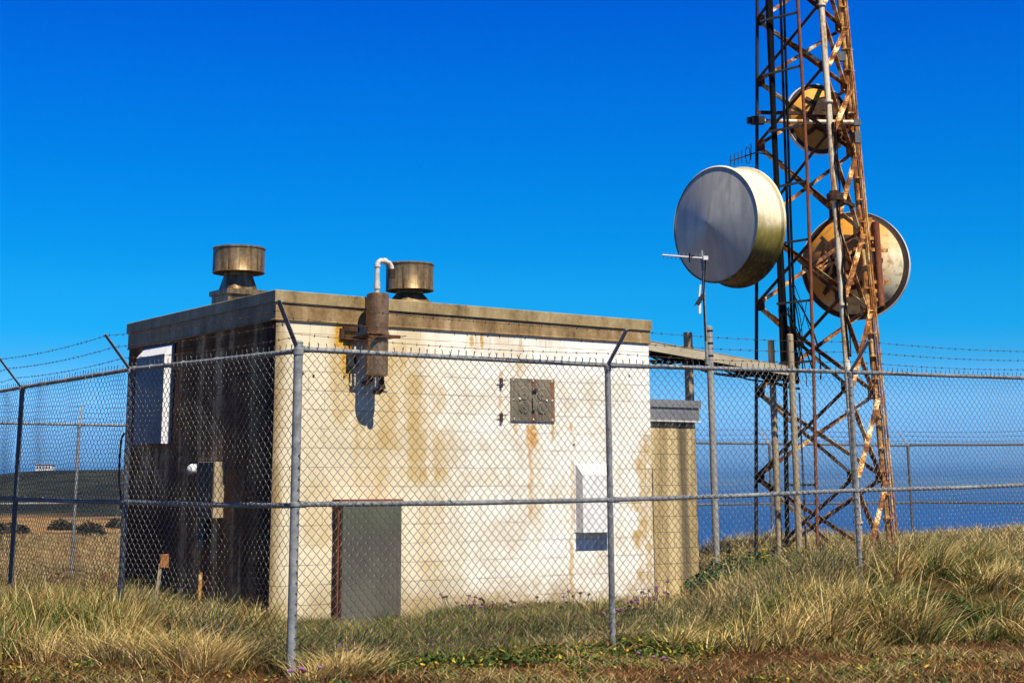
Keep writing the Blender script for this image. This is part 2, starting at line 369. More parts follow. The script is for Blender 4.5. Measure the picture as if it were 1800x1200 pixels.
def ring(e0, zf0, e1, zf1):
    a = [(-e0,-e0),(BW+e0,-e0),(BW+e0,BD+e0),(-e0,BD+e0)]; b = [(-e1,-e1),(BW+e1,-e1),(BW+e1,BD+e1),(-e1,BD+e1)]
    return [(s, d, zf0(s,d)) for s, d in a], [(s, d, zf1(s,d)) for s, d in b]
mid = lambda s, d: zt(s,d)-.115
def band(m, segs):
    prev = None
    for e0, zf in segs:
        vs = [(s, d, zf(s,d)) for s, d in [(-e0,-e0),(BW+e0,-e0),(BW+e0,BD+e0),(-e0,BD+e0)]]
        if prev: m.add(prev+vs, [(i, (i+1)%4, 4+(i+1)%4, 4+i) for i in range(4)])
        prev = vs
    return m
m = band(MB(), [(.002, zb), (.020, zb), (.024, lambda s,d: zb(s,d)+.012), (.016, lambda s,d: zb(s,d)+.02), (.016, lambda s,d: mid(s,d)-.004), (.016, mid)])
m.build('fascia', M['fascia'], bld)
M['fascia_top'] = streaky('aged_metal_coping', [(.34, (.14,.09,.035)), (.45, (.28,.20,.09)), (.56, (.38,.285,.14)), (.67, (.52,.45,.31))], (2.2,2.2,.9), 1.5, .55, .1)
m = band(MB(), [(.014, lambda s,d: mid(s,d)-.012), (.036, lambda s,d: mid(s,d)-.014), (.036, lambda s,d: zt(s,d)-.006), (.03, zt), (-.15, zt), (-.15, lambda s,d: zt(s,d)-.1)])
m.build('coping', M['fascia_top'], bld)
m = MB()
for k, s0 in enumerate([1.22, 2.42, 3.63]):      # joint covers of the fascia
    MB().box((s0, -.0385, mid(s0,0)-.016), (s0+.02, -.01, zt(s0,0)+.004)).build('coping_joint', M['fascia_top'], bld)
vs = [(s, d, zt(s,d)-.1) for s, d in [(-.02,-.02),(BW+.02,-.02),(BW+.02,BD+.02),(-.02,BD+.02)]]
MB().add(vs, [(0,1,2,3)]).build('roof', flat('roof_felt', (.08,.08,.08), .9, 0, .3, 8), bld)

# roof ventilators
M['vent'] = streaky('tarnished_vent_metal', [(.33, (.08,.05,.02)), (.46, (.17,.11,.05)), (.56, (.29,.20,.10)), (.70, (.44,.34,.20))], (7,7,1.0), 2.2, .42, .5)
t = NT('vent_inside'); M['vent_dark'] = t.fin((.05,.042,.03), .7, .2)
def vent(pxc, pxl, pxr, yt, yb, Yd, cone_y, cone_l, cone_r, base=None):
    c = at(pxc, yb, Yd); k = lambda px, py: bl(at(px, py, Yd))
    sc = (at(pxr, yb, Yd)-at(pxl, yb, Yd)).length/2
    zT = at(pxc, yt, Yd).z; zB = at(pxc, yb-6, Yd).z; zc = at(pxc, cone_y, Yd).z
    o = bl(Vector((c.x, c.y, 0))); rc = (at(cone_r, yb, Yd)-at(cone_l, yb, Yd)).length/2
    roofz = zt(o.x, o.y)-.1
    b = MB(); hb = rc*1.22
    zb_ = zc-.005
    b.box((o.x-hb, o.y-hb, roofz-.02), (o.x+hb, o.y+hb, zb_-.06)); b.box((o.x-hb-.025, o.y-hb-.025, zb_-.06), (o.x+hb+.025, o.y+hb+.025, zb_))
    vb = b.build('roof_vent', M['vent'], bld)
    r0 = rc; n = 24; cm = MB(); r1 = sc*.56
    # square-to-round transition
    sq = []; 
    for i in range(n):
        a = 2*math.pi*(i+.5)/n; q = 1/max(abs(math.cos(a)), abs(math.sin(a))); sq.append((o.x+math.cos(a)*r0*q, o.y+math.sin(a)*r0*q, zb_+.002))
    rd = [(o.x+math.cos(2*math.pi*(i+.5)/n)*r1, o.y+math.sin(2*math.pi*(i+.5)/n)*r1, zB-.03) for i in range(n)]
    cm.add(sq+rd, [(i, (i+1)%n, n+(i+1)%n, n+i) for i in range(n)])
    cm.lathe([(r1, zB-.03), (r1, zB+.12), (r1*.98, zB+.12)], (o.x, o.y, 0))
    cm.build('throat', M['vent'], vb, smooth=True)
    d = MB(); r = sc
    d.lathe([(r*.93, zB+.06), (r*.985, zB), (r, zB), (r+.006, zB+.008), (r, zB+.016), (r, zT-.03), (r+.008, zT-.022), (r+.008, zT-.008), (r, zT), (r*.9, zT+.004), (0.02, zT+.035)], (o.x, o.y, 0), n=48)
    for a in (-2.35, -1.2, .2, 2.0):
        x, y = o.x+math.cos(a)*(r+.004), o.y+math.sin(a)*(r+.004)
        d.bar((x, y, zB+.03), (x, y, zT-.04), .018, .012, (math.cos(a), math.sin(a), 0))
    d.build('drum_cap', M['vent'], vb, smooth=True)
    MB().lathe([(r*.93, zB+.062), (r1, zB+.09)], (o.x, o.y, 0)).build('underside', M['vent_dark'], vb, smooth=True)
    return o
print('vent', vent(419, 374, 465, 436, 487, 18.9, 511, 392, 448), vent(720, 678, 762, 464, 518, 19.6, 534, 690, 755))

# exhaust silencer on the sunny wall
M['muffler'] = streaky('heat_browned_steel', [(.34, (.10,.045,.018)), (.45, (.20,.105,.045)), (.55, (.31,.19,.095)), (.66, (.40,.28,.16))], (2.5,2.5,1.1), 1.7, .36, .55)
TM = -.25
a = fp(664, 516, TM); b = fp(665, 661, TM); rm = .125
m = MB().lathe([(.0,0),(.05,-.012),(rm*.82,-.004),(rm*.98,.012),(rm,.035),(rm,a.z-b.z-.03),(rm*.97,a.z-b.z-.008),(rm*.8,a.z-b.z+.004),(0,a.z-b.z+.012)], (a.x, TM, b.z), n=32)
zs = b.z+(a.z-b.z)*.49
m.lathe([(rm+.001, zs), (rm+.008, zs+.004), (rm+.008, zs+.03), (rm+.001, zs+.034)], (a.x, TM, 0), n=32)
mu = m.build('exhaust_muffler', M['muffler'], bld, smooth=True); tag(mu, 'brown rusting cylindrical exhaust silencer strapped to the sunny wall', None)
M['pvc'] = streaky('chalky_white_pipe', [(.33, (.30,.24,.17)), (.46, (.52,.49,.42)), (.65, (.66,.65,.60))], (5,5,5), 3, .5)
top = a.z; q0 = fp(662, 516, TM); q1 = fp(661, 462, TM); zz = q1.z
pts = [(a.x-.01, TM, top-.02), (a.x-.01, TM, zz-.03), (a.x-.003, TM, zz+.005), (a.x+.03, TM, zz+.03), (a.x+.10, TM, zz+.022), (a.x+.145, TM, zz+.01), (a.x+.17, TM-.005, zz-.03), (a.x+.172, TM-.005, zz-.08)]
m = MB().tube(pts, .028, 14)
for p, q in ((( a.x-.01, TM, top+.05), (a.x-.01, TM, top+.13)), ((a.x-.01, TM, zz-.045), (a.x-.01, TM, zz-.02)), ((a.x+.055, TM, zz+.032), (a.x+.10, TM, zz+.024))): m.tube([p, q], .036, 14)
m.build('outlet_pipe', M['pvc'], mu, smooth=True)
MB().tube([(a.x+.172, TM-.005, zz-.055), (a.x+.173, TM-.005, zz-.155)], .036, 14).build('outlet_end', M['rust_dark'], mu, smooth=True)
m = MB(); zbk = fp(640, 595, 0).z
m.box((a.x-.29, -.045, zbk-.025), (a.x+.17, -.005, zbk+.02)); m.box((a.x-.34, -.03, zbk-.012), (a.x-.29, -.004, zbk+.10))
m.bar((a.x-.17, -.03, zbk), (a.x-.15, TM-rm-.012, zbk), .035, .03); m.bar((a.x+.15, -.03, zbk), (a.x+.15, TM-rm-.012, zbk), .035, .03)
m.bar((a.x-.20, TM-rm-.012, zbk+.0), (a.x+.21, TM-rm-.012, zbk), .028, .035); m.tube([(a.x-.19, TM-rm-.03, zbk+.02), (a.x-.02, TM-rm-.03, zbk+.02)], .008, 6); m.tube([(a.x+.17, TM-rm-.02, zbk), (a.x+.28, TM-rm-.03, zbk+.012)], .006, 6)
m.box((a.x-.30, -.03, zbk+.07), (a.x-.10, -.004, zbk+.12))
m.build('bracket', M['rust_dark'], mu)
m = MB(); m.tube([(a.x-.215, -.02, zbk-.02), (a.x-.205, -.02, zbk-.5)], .006, 6); m.box((a.x-.25, -.05, zbk-.32), (a.x-.12, -.006, zbk-.19)); m.build('hanger_strap', M['dark_metal'], mu)
m = MB(); m.tube([(a.x+.06, TM, b.z+.01), (a.x+.06, TM, b.z-.07), (a.x+.07, TM, b.z-.14)], [.03,.034,.045], 12); m.tube([(a.x-.03, TM+.08, b.z+.02), (a.x-.03, TM+.08, b.z-.03), (a.x-.02, 0.02, b.z-.08)], .03, 12)
m.tube([(a.x+.07, TM, b.z-.12), (a.x+.05, TM+.03, b.z-.165), (a.x+.02, TM+.08, b.z-.16)], .034, 12)
m.build('inlet_elbow', M['rust_dark'], mu, smooth=True)

# instrument plate
t = NT('grey_steel_plate'); f = t.noise((1,1,1), 3, 6, .6); X = t.xyz(); pc = fp(936, 703)
col = t.mix(t.step(f, .4, .62), (.15,.125,.085), (.24,.20,.135))
dx = t.math('ABSOLUTE', t.math('SUBTRACT', X[0], pc.x+.0)); st = t.math('MULTIPLY', t.math('SUBTRACT', 1, t.step(dx, .015, .05)), t.step(t.math('ABSOLUTE', t.math('SUBTRACT', X[2], pc.z)), .10, .2))
col = t.mix(t.math('MULTIPLY', st, .8), col, (.20,.06,.02)); ex = t.math('MULTIPLY', t.step(X[0], pc.x+.22, pc.x+.27), t.step(f, .4, .6)); col = t.mix(ex, col, (.28,.10,.03))
M['plate'] = t.fin(col, .6, .2)
A = fp(896.5, 664); B = fp(974, 742)
pl = MB().box((A.x, -.018, B.z), (B.x, -.001, A.z)).build('access_plate', M['plate'], bld, bevel=.003)
tag(pl, 'square grey steel plate with round fittings and a rust streak below', None)
cx0, cz0 = (A.x+B.x)/2, (A.z+B.z)/2; hs = (B.x-A.x)/2; hz = (A.z-B.z)/2
for i in (-1, 0, 1):
    for j in (-1, 0, 1):
        if i or j: MB().ball((cx0+i*hs*.88, -.02, cz0+j*hz*.9), .012, 8, 5).build('bolt', M['white_paint'], pl, smooth=True)
MB().ball((cx0-hs*.6, -.02, cz0+.01), .02, 8, 5).build('bolt', M['white_paint'], pl, smooth=True); MB().ball((cx0+hs*.62, -.02, cz0), .016, 8, 5).build('bolt', M['white_paint'], pl, smooth=True)
for i, j in ((-.42, .30), (.42, .28), (-.42, -.33), (.42, -.34)):
    m = MB().lathe([(.075, 0), (.075, .008), (.065, .012), (.061, .008), (.02, .008), (.018, .016), (0, .016)], (cx0+i*hs, -.018, cz0+j*hz), (0,-1,0), 24)
    for k in range(6):
        an = k*math.pi/3+.3; m.ball((cx0+i*hs+math.cos(an)*.058, -.024, cz0+j*hz+math.sin(an)*.058), .008, 6, 4)
    m.build('round_fitting', M['plate'], pl, smooth=True)
MB().box((cx0-.02, -.05, cz0-hz*.45), (cx0+.02, -.018, cz0+hz*.1)).build('fitting_bridge', M['plate'], pl); MB().box((cx0-.015, -.045, cz0+hz*.42), (cx0+.05, -.018, cz0+hz*.55)).build('fitting_bridge', M['rust_dark'], pl)
for py in (672, 733):
    q = fp(880, py); MB().box((q.x-.018, -.03, q.z-.06), (q.x+.014, 0, q.z+.05)).tube([(q.x-.06, -.035, q.z+.02), (q.x+.06, -.03, q.z+.022)], .006, 6).build('wall_anchor', M['rust_dark'], bld)
for px, py in ((532, 655), (551, 660), (605, 662), (1106, 660), (1009, 781)): q = fp(px, py); MB().ball((q.x, -.003, q.z), .014, 8, 5).build('anchor_stub', M['rust_dark'], bld)

# white hood on the sunny wall
def hood(parent, P, name):                   # P(x, y, z) maps hood frame (across, outward, up) to the building frame
    pass
dpt = .15; A = fp(1008, 811); B = fp(1081, 935, -dpt); B.x += .0
m = MB(); fw = .02
m.box((A.x, -.012, B.z), (B.x+.02, -.001, A.z+.0))
x0, x1 = A.x+fw, B.x; z1 = A.z-fw; z0 = B.z+.004
m.add([(x0,-.012,z1),(x1,-.012,z1),(x1,-dpt,z1-.13),(x0,-dpt,z1-.13),(x0,-dpt,z0),(x1,-dpt,z0),(x0,-.012,z0),(x1,-.012,z0)],
      [(0,3,2,1),(3,4,5,2),(0,6,4,3),(1,2,5,7)])
m.build('vent_hood', M['white_paint'], bld, bevel=.003); bld.children[-1]['label'] = 'white sheet metal vent hood on the sunny wall'
# grey cabinet by the wall
t = NT('grey_cabinet_paint'); f = t.noise((1,1,1), 1.5, 6, .6); X = t.xyz()
zc_ = fp(640, 900).z
col = t.mix(t.step(f, .35, .65), (.080,.074,.058), (.125,.118,.092)); col = t.mix(t.math('MULTIPLY', t.step(X[2], zc_-.35, zc_+.05), .6), col, (.09,.11,.07))
M['cabinet'] = t.fin(col, .55, .1)
dC = .17; A = fp(600, 881, -dC); B = fp(706, 881, -dC); bot = -.3
cab = MB().box((A.x, -dC, bot), (B.x, -.002, A.z)).build('equipment_cabinet', [M['rust_dark']], bld); cab['label'] = 'grey panelled metal cabinet with rusty brown side'
MB().box((A.x+.012, -dC-.014, bot), (B.x-.006, -dC-.001, A.z-.012)).build('cabinet_door', M['cabinet'], cab, bevel=.002)
MB().box((A.x-.02, -dC-.025, A.z+.001), (B.x+.004, -.002, A.z+.022)).build('cabinet_lid', M['rust_pipe'], cab)
m = MB().bar((A.x-.006, -dC+.05, bot), (A.x-.006, -dC+.05, A.z-.02), .012, .03, (0,1,0)); m.build('cabinet_trim', M['rust_pipe'], cab)
# things on the shaded wall
dpt = .125; B = lp(299, 779, 0); B2 = lp(284, 779, -dpt); A = lp(240, 628, -dpt)
ty0, ty1 = (B.y+B2.y)/2, A.y; zt_, zb_ = lp(299, 606).z, B2.z
m = MB()
m.box((-.02, ty0-.05, zb_-.0), (-.001, ty1+.05, zt_+.05), 1)
m.add([(-.02,ty0,zt_),(-.02,ty1,zt_),(-dpt,ty1,zt_-.12),(-dpt,ty0,zt_-.12),(-dpt,ty1,zb_),(-dpt,ty0,zb_),(-.02,ty1,zb_),(-.02,ty0,zb_)],
      [(0,1,2,3),(3,2,4,5),(0,3,5,7),(1,6,4,2)], 0)
m.m[7] = 2  # front face coloured darker to stand for its shade
m.build('intake_hood', [M['white_paint'], M['dark_metal'], flat('hood_front_shade', (.21,.21,.23), .5, .1, .25, 6)], bld); bld.children[-1]['label'] = 'tall white intake hood high on the shaded wall'
q = lp(349, 824, 0)
m = MB().box((-.05, q.y-.07, q.z-.05), (-.001, q.y+.05, q.z+.06)).lathe([(.055,0),(.062,.03),(.05,.075),(.02,.09),(0,.092)], (-.05, q.y, q.z+.0), (-1,-.25,-.1), 20)
m.build('security_light', M['white_paint'], bld, smooth=True)
B = lp(393, 910, 0); A = lp(376, 811, -.13); A2 = lp(348, 811, -.13)
eb = MB().box((-.13, B.y, B.z), (-.001, A2.y, A.z)).build('electrical_box', M['wood'], bld, bevel=.004); eb['label'] = 'tan weathered electrical box on the shaded wall'
MB().box((-.142, B.y+.004, B.z+.01), (-.1305, A2.y-.004, A.z-.01)).build('box_front_shade', M['wood_shaded'], eb)  # front coloured darker than the box to imitate its shade
q = lp(364, 945, 0); MB().box((-.09, q.y-.10, q.z-.02), (-.001, q.y+.08, B.z-.01)).build('meter_box', M['dark_metal'], bld)
m = MB().tube([(-.06, q.y, q.z+.03), (-.06, q.y+.005, q.z-.1)], .028, 12).tube([(-.06, q.y+.005, q.z-.1), (-.06, q.y+.03, -.3)], .024, 12, mi=1)
m.build('conduit_riser', [M['galv'], M['rust_leg']], bld, smooth=True)
q = lp(215, 790, -.0)
m = MB().tube([(-.01, BD+.01, 2.05), (-.03, BD+.05, 1.98), (-.035, BD+.075, 1.75), (-.03, BD+.07, 1.45), (-.01, BD+.03, 1.25), (-.01, BD+.02, 1.1)], .013, 8)
m.build('drain_hose', M['rust_pipe'], bld, smooth=True)

# ------------------------------------------------------------------ annex
NP = Vector((2.81, 21.9, 0)); AO = bl(NP)
ann_t = AO.y; aR = bl(hit(1224, 850, NP, W)).x
AD = 2.6
anx = thing('annex_building', 'low tan block annex with grey fascia at the right end of the pale building', 'building', BC+U*BW+W*ann_t, RZ)
aw = aR-BW; pz = lambda px, py: hit(px, py, NP, W).z
zt_a, zm_a, zb_a = pz(1180, 703), pz(1180, 716), pz(1180, 739)
t = NT('tan_block_wall'); mf, bc, X = brick(t, 0, pz(1190, 907))
v = t.noise((4,4,.3), 1.5, 6, .6, .2); fi = t.noise((1,1,1), 20, 6, .7)
col = t.mix(t.step(v, .35, .62), (.34,.25,.11), (.60,.47,.25)); col = t.mix(t.math('MULTIPLY', t.step(fi, .5, .66), .4), col, (.14,.11,.06))
dx = t.math('ABSOLUTE', t.math('SUBTRACT', X[0], aw-.22)); col = t.mix(t.math('MULTIPLY', t.math('SUBTRACT', 1, t.step(dx, .03, .13)), .8), col, (.07,.055,.035))
col = t.mix(t.math('MULTIPLY', mf, .7), col, (.08,.06,.035)); t.bump(t.math('SUBTRACT', t.math('MULTIPLY', fi, .4), mf), .4, .006)
M['annex'] = t.fin(col, .9, 0, .15)
MB().box((.003, 0, -.5), (aw, AD, zb_a+.02)).build('wall', M['annex'], anx)
M['afascia'] = streaky('grey_metal_fascia', [(.35, (.16,.165,.17)), (.5, (.24,.245,.25)), (.66, (.30,.31,.31))], (1,1,1), 2, .5, .3)
m = MB().box((.004, -.05, zb_a), (aw+.05, AD+.05, zm_a)).box((.004, -.07, zm_a+.001), (aw+.07, AD+.07, zt_a)); m.build('fascia', M['afascia'], anx)
MB().box((.004, -.062, zb_a-.014), (aw+.062, AD+.06, zb_a-.001)).build('drip_edge', M['white_paint'], anx)

# ------------------------------------------------------------------ fences
PIT = .0415
def tubes_np(P, r, sides):                   # P (W,K,3) -> verts, quads
    Wn, K, _ = P.shape
    T = np.empty_like(P); T[:, 1:-1] = P[:, 2:]-P[:, :-2]; T[:, 0] = P[:, 1]-P[:, 0]; T[:, -1] = P[:, -1]-P[:, -2]
    T /= np.linalg.norm(T, axis=-1, keepdims=True)
    ref = np.array([.3, .9, .05]); A_ = np.cross(T, ref); A_ /= np.linalg.norm(A_, axis=-1, keepdims=True); B_ = np.cross(T, A_)
    an = np.arange(sides)*2*np.pi/sides
    V = P[:, :, None]+r*(A_[:, :, None]*np.cos(an)[:, None]+B_[:, :, None]*np.sin(an)[:, None])
    idx = np.arange(Wn*K*sides).reshape(Wn, K, sides); nx = np.roll(idx, -1, 2)
    q = np.stack([idx[:, :-1], nx[:, :-1], nx[:, 1:], idx[:, 1:]], -1).reshape(-1, 4)
    return V.reshape(-1, 3), q
def chain(p0, p1, z0, z1, off, r, sides, bend, knuckle=True):
    p0 = np.array(p0[:2]); p1 = np.array(p1[:2]); L = np.linalg.norm(p1-p0); d = (p1-p0)/L; nrm = np.array([d[1], -d[0]])
    n = int(L/PIT); pv = .0425; K = int(z1-z0 > 0 and (z1-z0)/pv)+1
    i = np.arange(n)[:, None]; k = np.arange(K)[None, :]
    par = (k+i) % 2; S = (i+par)*PIT; Z = z1-k*pv+0*i; D = np.where(par == 1, .003, -.003)*1.0
    S = S + rng.normal(0, .0018, S.shape); 
    if bend:
        Z2 = Z-pv*.5; par2 = (k+1+i) % 2; S2 = (S+np.concatenate([S[:, 1:], (i+par2[:, -1:])*PIT], 1))/2
        Dm = np.where(par == 1, .0065, -.0065)
        S = np.stack([S, S2], -1).reshape(n, -1)[:, :-1]; Z = np.stack([Z, Z2], -1).reshape(n, -1)[:, :-1]
        D = np.stack([np.zeros_like(Dm), Dm], -1).reshape(n, -1)[:, :-1]
    # slight bulge and sag of the fabric
    bul = .022*np.sin(S*2.1+1.3)*np.sin(Z*2.2)+.012*np.sin(S*5.3+Z)+.006*np.sin(Z*9+S*3)
    XY = p0+d*S[..., None]+nrm*(off+D+bul)[..., None]
    P = np.concatenate([XY, (Z+.007*np.sin(S*3.3)+.004*np.sin(S*11))[..., None]], -1)
    vs, q = tubes_np(P, r, sides)
    if knuckle:                              # twisted barbs above the rail
        b = np.arange(n)[:, None]; pr = (b % 2); sb_ = (b+pr*1.0)*PIT
        hh = rng.uniform(.032, .05, (n, 1)); lean = rng.normal(0, .010, (n, 1))
        SS = np.concatenate([sb_, sb_+lean*.4, sb_+lean], 1); ZZ = np.concatenate([z1+0*hh, z1+hh*.6, z1+hh], 1)
        XY = p0+d*SS[..., None]+nrm*off; P2 = np.concatenate([XY, ZZ[..., None]], -1); v2, q2 = tubes_np(P2, r*1.15, sides)
        q = np.concatenate([q, q2+len(vs)]); vs = np.concatenate([vs, v2])
    return vs, q
def np_obj(name, vs, q, mat, parent, smooth=False):
    me = bpy.data.meshes.new(name); Mi = np.array(ROOT[parent.name].inverted()) if parent else np.eye(4)
    vs = vs@Mi[:3, :3].T+Mi[:3, 3]; set_mesh(me, vs, q); me.materials.append(mat)
    if smooth: me.polygons.foreach_set('use_smooth', np.ones(len(q), bool))
    o = bpy.data.objects.new(name, me); C.objects.link(o)
    if parent: o.parent = parent
    return o
def barbed(m, pts, r=.0022, gap=.125):
    tot = 0
    for a, b in zip(pts[:-1], pts[1:]):
        a = Vector(a); b = Vector(b); L = (b-a).length; n = max(2, int(L/.35)); pp = []
        for i in range(n+1):
            f = i/n; p = a.lerp(b, f); p.z -= .05*4*f*(1-f)*min(1, L/3)*.6; pp.append(p)
        m.tube(pp, r, 5)
        k = int(L/gap)
        for j in range(k):
            f = (j+.5+random.uniform(-.15, .15))/k; p = a.lerp(b, f); p.z -= .05*4*f*(1-f)*min(1, L/3)*.6
            d = (b-a).normalized()
            for s_ in range(2):
                v = Vector((random.uniform(-1,1), random.uniform(-1,1), random.uniform(-1,1))).normalized(); v = (v-d*v.dot(d)).normalized()
                m.bar(p-v*.013+d*.004*s_, p+v*.013+d*.004*s_, .0035, .0035)
def fence(label, posts, out, htop, hmid, wire_r, sides, bend, pr=.028, rr=.021, mats=('galv', 'galv', 'wire'), first_post=True, last_post=True, big=(), extend=None, group='chain link fences around the compound', armmat='galv', z0f=None, parts_arms=True, corner_arm=None, bar_r=.0022):
    o0 = Vector((posts[0][0], posts[0][1], 0)); root = thing('chain_link_fence', label, 'fence', o0, 0)
    g = lambda p: float(gz(p[0], p[1]))
    arms = []; na = .28
    for i, p in enumerate(posts):
        if isinstance(out, list): ov = Vector(out[i])
        else: ov = Vector(out)
        up = .29
        r = pr*1.32 if i in big else pr
        tip = Vector((p[0], p[1], htop+.02))+Vector((ov.x, ov.y, 0))*na+Vector((0,0,up*(1.2 if i in big else 1)))
        arms.append((Vector((p[0], p[1], htop+.02)), tip))
        if (i == 0 and not first_post) or (i == len(posts)-1 and not last_post): continue
        m = MB().tube([(p[0], p[1], g(p)-.35), (p[0], p[1], htop+(.05 if i in big else -.005))], r, 16)
        if i in big: m.ball((p[0], p[1], htop+.05), r*1.08, 12, 6, sc=(1,1,.5))
        if htop-1.2 > 0: m.lathe([(r+.001, 0), (r+.007, .004), (r+.007, .03), (r+.001, .034)], (p[0], p[1], hmid-.017), n=16)
        po = m.build('post', M[mats[0]], root, smooth=True, world=True)
        m = MB(); a_, b_ = arms[-1]; side = (b_-a_).cross(Vector((0,0,1))).normalized()
        m.bar(a_-Vector((0,0,.03)), b_, .035, .006, (0,0,1)); m.bar(a_-Vector((0,0,.03))+side*.016, b_+side*.016, .005, .022, (0,0,1))
        m.lathe([(r+.001, -.05), (r+.006, -.045), (r+.006, .0), (r*.5, .02)], (p[0], p[1], htop), n=14)
        m.build('barb_arm', M[armmat], po, world=True)
    for h, nm in ((htop, 'top_rail'), (hmid, 'middle_rail')):
        m = MB()
        for a_, b_ in zip(posts[:-1], posts[1:]):
            a3 = Vector((a_[0], a_[1], h)); b3 = Vector((b_[0], b_[1], h)); d = (b3-a3).normalized()
            m.tube([a3+d*.02, a3.lerp(b3, .5)-Vector((0,0,.008 if h == hmid else .003)), b3-d*.02], rr, 12)
            m.tube([a3+d*.045, a3+d*.10], rr+.006, 12)
        if bend:
            for a_, b_ in zip(posts[:-1], posts[1:]):
                a3 = Vector((a_[0], a_[1], h)); b3 = Vector((b_[0], b_[1], h)); d = (b3-a3).normalized(); L_ = (b3-a3).length
                for k_ in range(int(L_/.6)):
                    m.lathe([(rr+.0005, -.003), (rr+.0055, 0), (rr+.0005, .003)], a3+d*(.35+.6*k_+random.uniform(-.05,.05)), (d+Vector((random.uniform(-.3,.3), random.uniform(-.3,.3), random.uniform(-.3,.3)))).normalized(), 10)
        m.build(nm, M[mats[1]], root, smooth=True, world=True)
    V = []; Q = []; nb = 0
    for i, (a_, b_) in enumerate(zip(posts[:-1], posts[1:])):
        vs, q = chain(a_, b_, .06 if z0f is None else z0f, htop+.012, (pr+.006) if True else 0, wire_r, sides, bend)
        V.append(vs); Q.append(q+nb); nb += len(vs)
    # fabric side follows 'out'
    np_obj('chain_mesh', np.concatenate(V), np.concatenate(Q), M[mats[2]], root)
    for f in (.28, .62, .96):
        m = MB(); barbed(m, [a_.lerp(b_, f) for a_, b_ in arms], bar_r); m.build('barbed_wire', M['barb'], root, world=True)
    return root
P0 = (-1.37, 12.84); DR = Vector((7.86, 5.9, 0)).normalized(); LR = 9.83
def on(t): return (P0[0]+7.86*t, P0[1]+5.9*t)
nR = (DR.y, -DR.x, 0)
front_run = fence('front run of galvanised chain link fence crossing the sunny wall and the tower base', [P0, on(.338), on(.6856), on(1.035), on(1.38)], [(-.5,-.87,0)]+[nR]*4, 2.485, 1.27, .0027, 5, True, big=(0,))
def follow_grade(o):                         # the far end of the run climbs with the bank
    for ch in o.children:
        me = ch.data; co = np.empty(len(me.vertices)*3, np.float32); me.vertices.foreach_get('co', co); co = co.reshape(-1, 3)
        co[:, 2] += np.interp(co[:, 0]*DR.x+co[:, 1]*DR.y, [0, 3.3, 6.7, 9.8, 14], [0, .012, .085, .14, .20]).astype(np.float32)
        me.vertices.foreach_set('co', co.ravel()); me.update(); follow_grade(ch)
follow_grade(front_run)
PL = [(-5.93, 19.6), (-4.98, 17.9), (-3.16, 14.98), P0]; PL = [(-6.9, 21.1)]+PL[1:]
fence('left run of chain link fence receding in front of the shaded wall, steel posts coloured dark for shade', PL, [(-.83,-.55,0), (-.80,-.6,0), (-.768,-.64,0), (-.5,-.87,0)], 2.47, 1.26, .0025, 5, True, last_post=False, mats=('galv_dark', 'galv', 'wire'))  # post colour darkened to imitate their shaded side
# back-left fence, seen from the inside
fence('rear fence run seen far left beyond the shaded wall, with pale rails', [(-7.9, 24.7), (-6.22, 25.75), (-4.6, 26.8), (-3.0, 27.8)], (-.2,.98,0), 2.33, 1.11, .0026, 3, False, mats=('galv', 'galv', 'wire_far'), pr=.026, rr=.02)
fence('distant seaward fence run behind the annex and the lattice tower', [(3.0, 32.3), (6.3, 33.9), (9.66, 35.6)], (-.45,.9,0), 2.21, .99, .003, 3, False, mats=('galv_dark', 'galv_dark', 'wire_far'), pr=.03, rr=.024, bar_r=.004)
fence('distant fence run turning toward the camera at the right edge', [(9.66, 35.6), (12.4, 34.8), (15.2, 34.0)], (-.2,1,0), 2.22, 1.0, .003, 3, False, mats=('galv_dark', 'galv_dark', 'wire_far'), pr=.04, rr=.026, first_post=False, bar_r=.004)

# ------------------------------------------------------------------ lattice tower
gl = [(1329, 945, 23.0), (1511, 955, 21.7), (1563, 940, 23.57)]
tops = [(1331, 0, 22.93), (1443, 0, 22.02), (1477, 0, 23.33)]
legs = []
for (a, b, c), (d, e_, f) in zip(gl, tops):
    p = at(a, b, c); q = at(d, e_, f); dd = (q-p)/(q.z-p.z); legs.append((p-dd*(p.z+.4), dd))   # origin at z=-.4 and slope
def leg(i, z): o, d = legs[i]; return o+d*(z+.4)
TOPZ = at(1331, 0, 22.93).z+1.6
cen = (leg(0,0)+leg(1,0)+leg(2,0))/3
tw = thing('lattice_tower', 'tall three legged lattice tower of rusting steel rising out of frame beside the building', 'tower', (cen.x, cen.y, 0))
for i, (r, mt) in enumerate(((.026, 'dark_metal'), (.045, 'white_leg'), (.052, 'rust_leg'))):
    m = MB().tube([leg(i, -.4), leg(i, TOPZ)], r, 14)
    for z in np.arange(.9, TOPZ, 1.45):
        m.tube([leg(i, z), leg(i, z+.03)], r+.022, 14) if i else None
    m.build('leg', M[mt], tw, smooth=True, world=True)
lev = []
for y in (839, 689, 537, 397, 257, 144, 37): 
    # height where the left leg meets this picture row
    lo, hi = -.4, TOPZ
    for _ in range(40):
        mi_ = (lo+hi)/2; p = leg(0, mi_); zc = p.z-EYE; d_ = p.y*math.cos(TH)+zc*math.sin(TH); u_ = -p.y*math.sin(TH)+zc*math.cos(TH)
        if CY-F*u_/d_ > y: lo = mi_
        else: hi = mi_
    lev.append(lo)
lev = [lev[0]-1.22]+lev+[lev[-1]+.98, lev[-1]+1.9]; print('levels', lev)
rndm = random.Random(3)
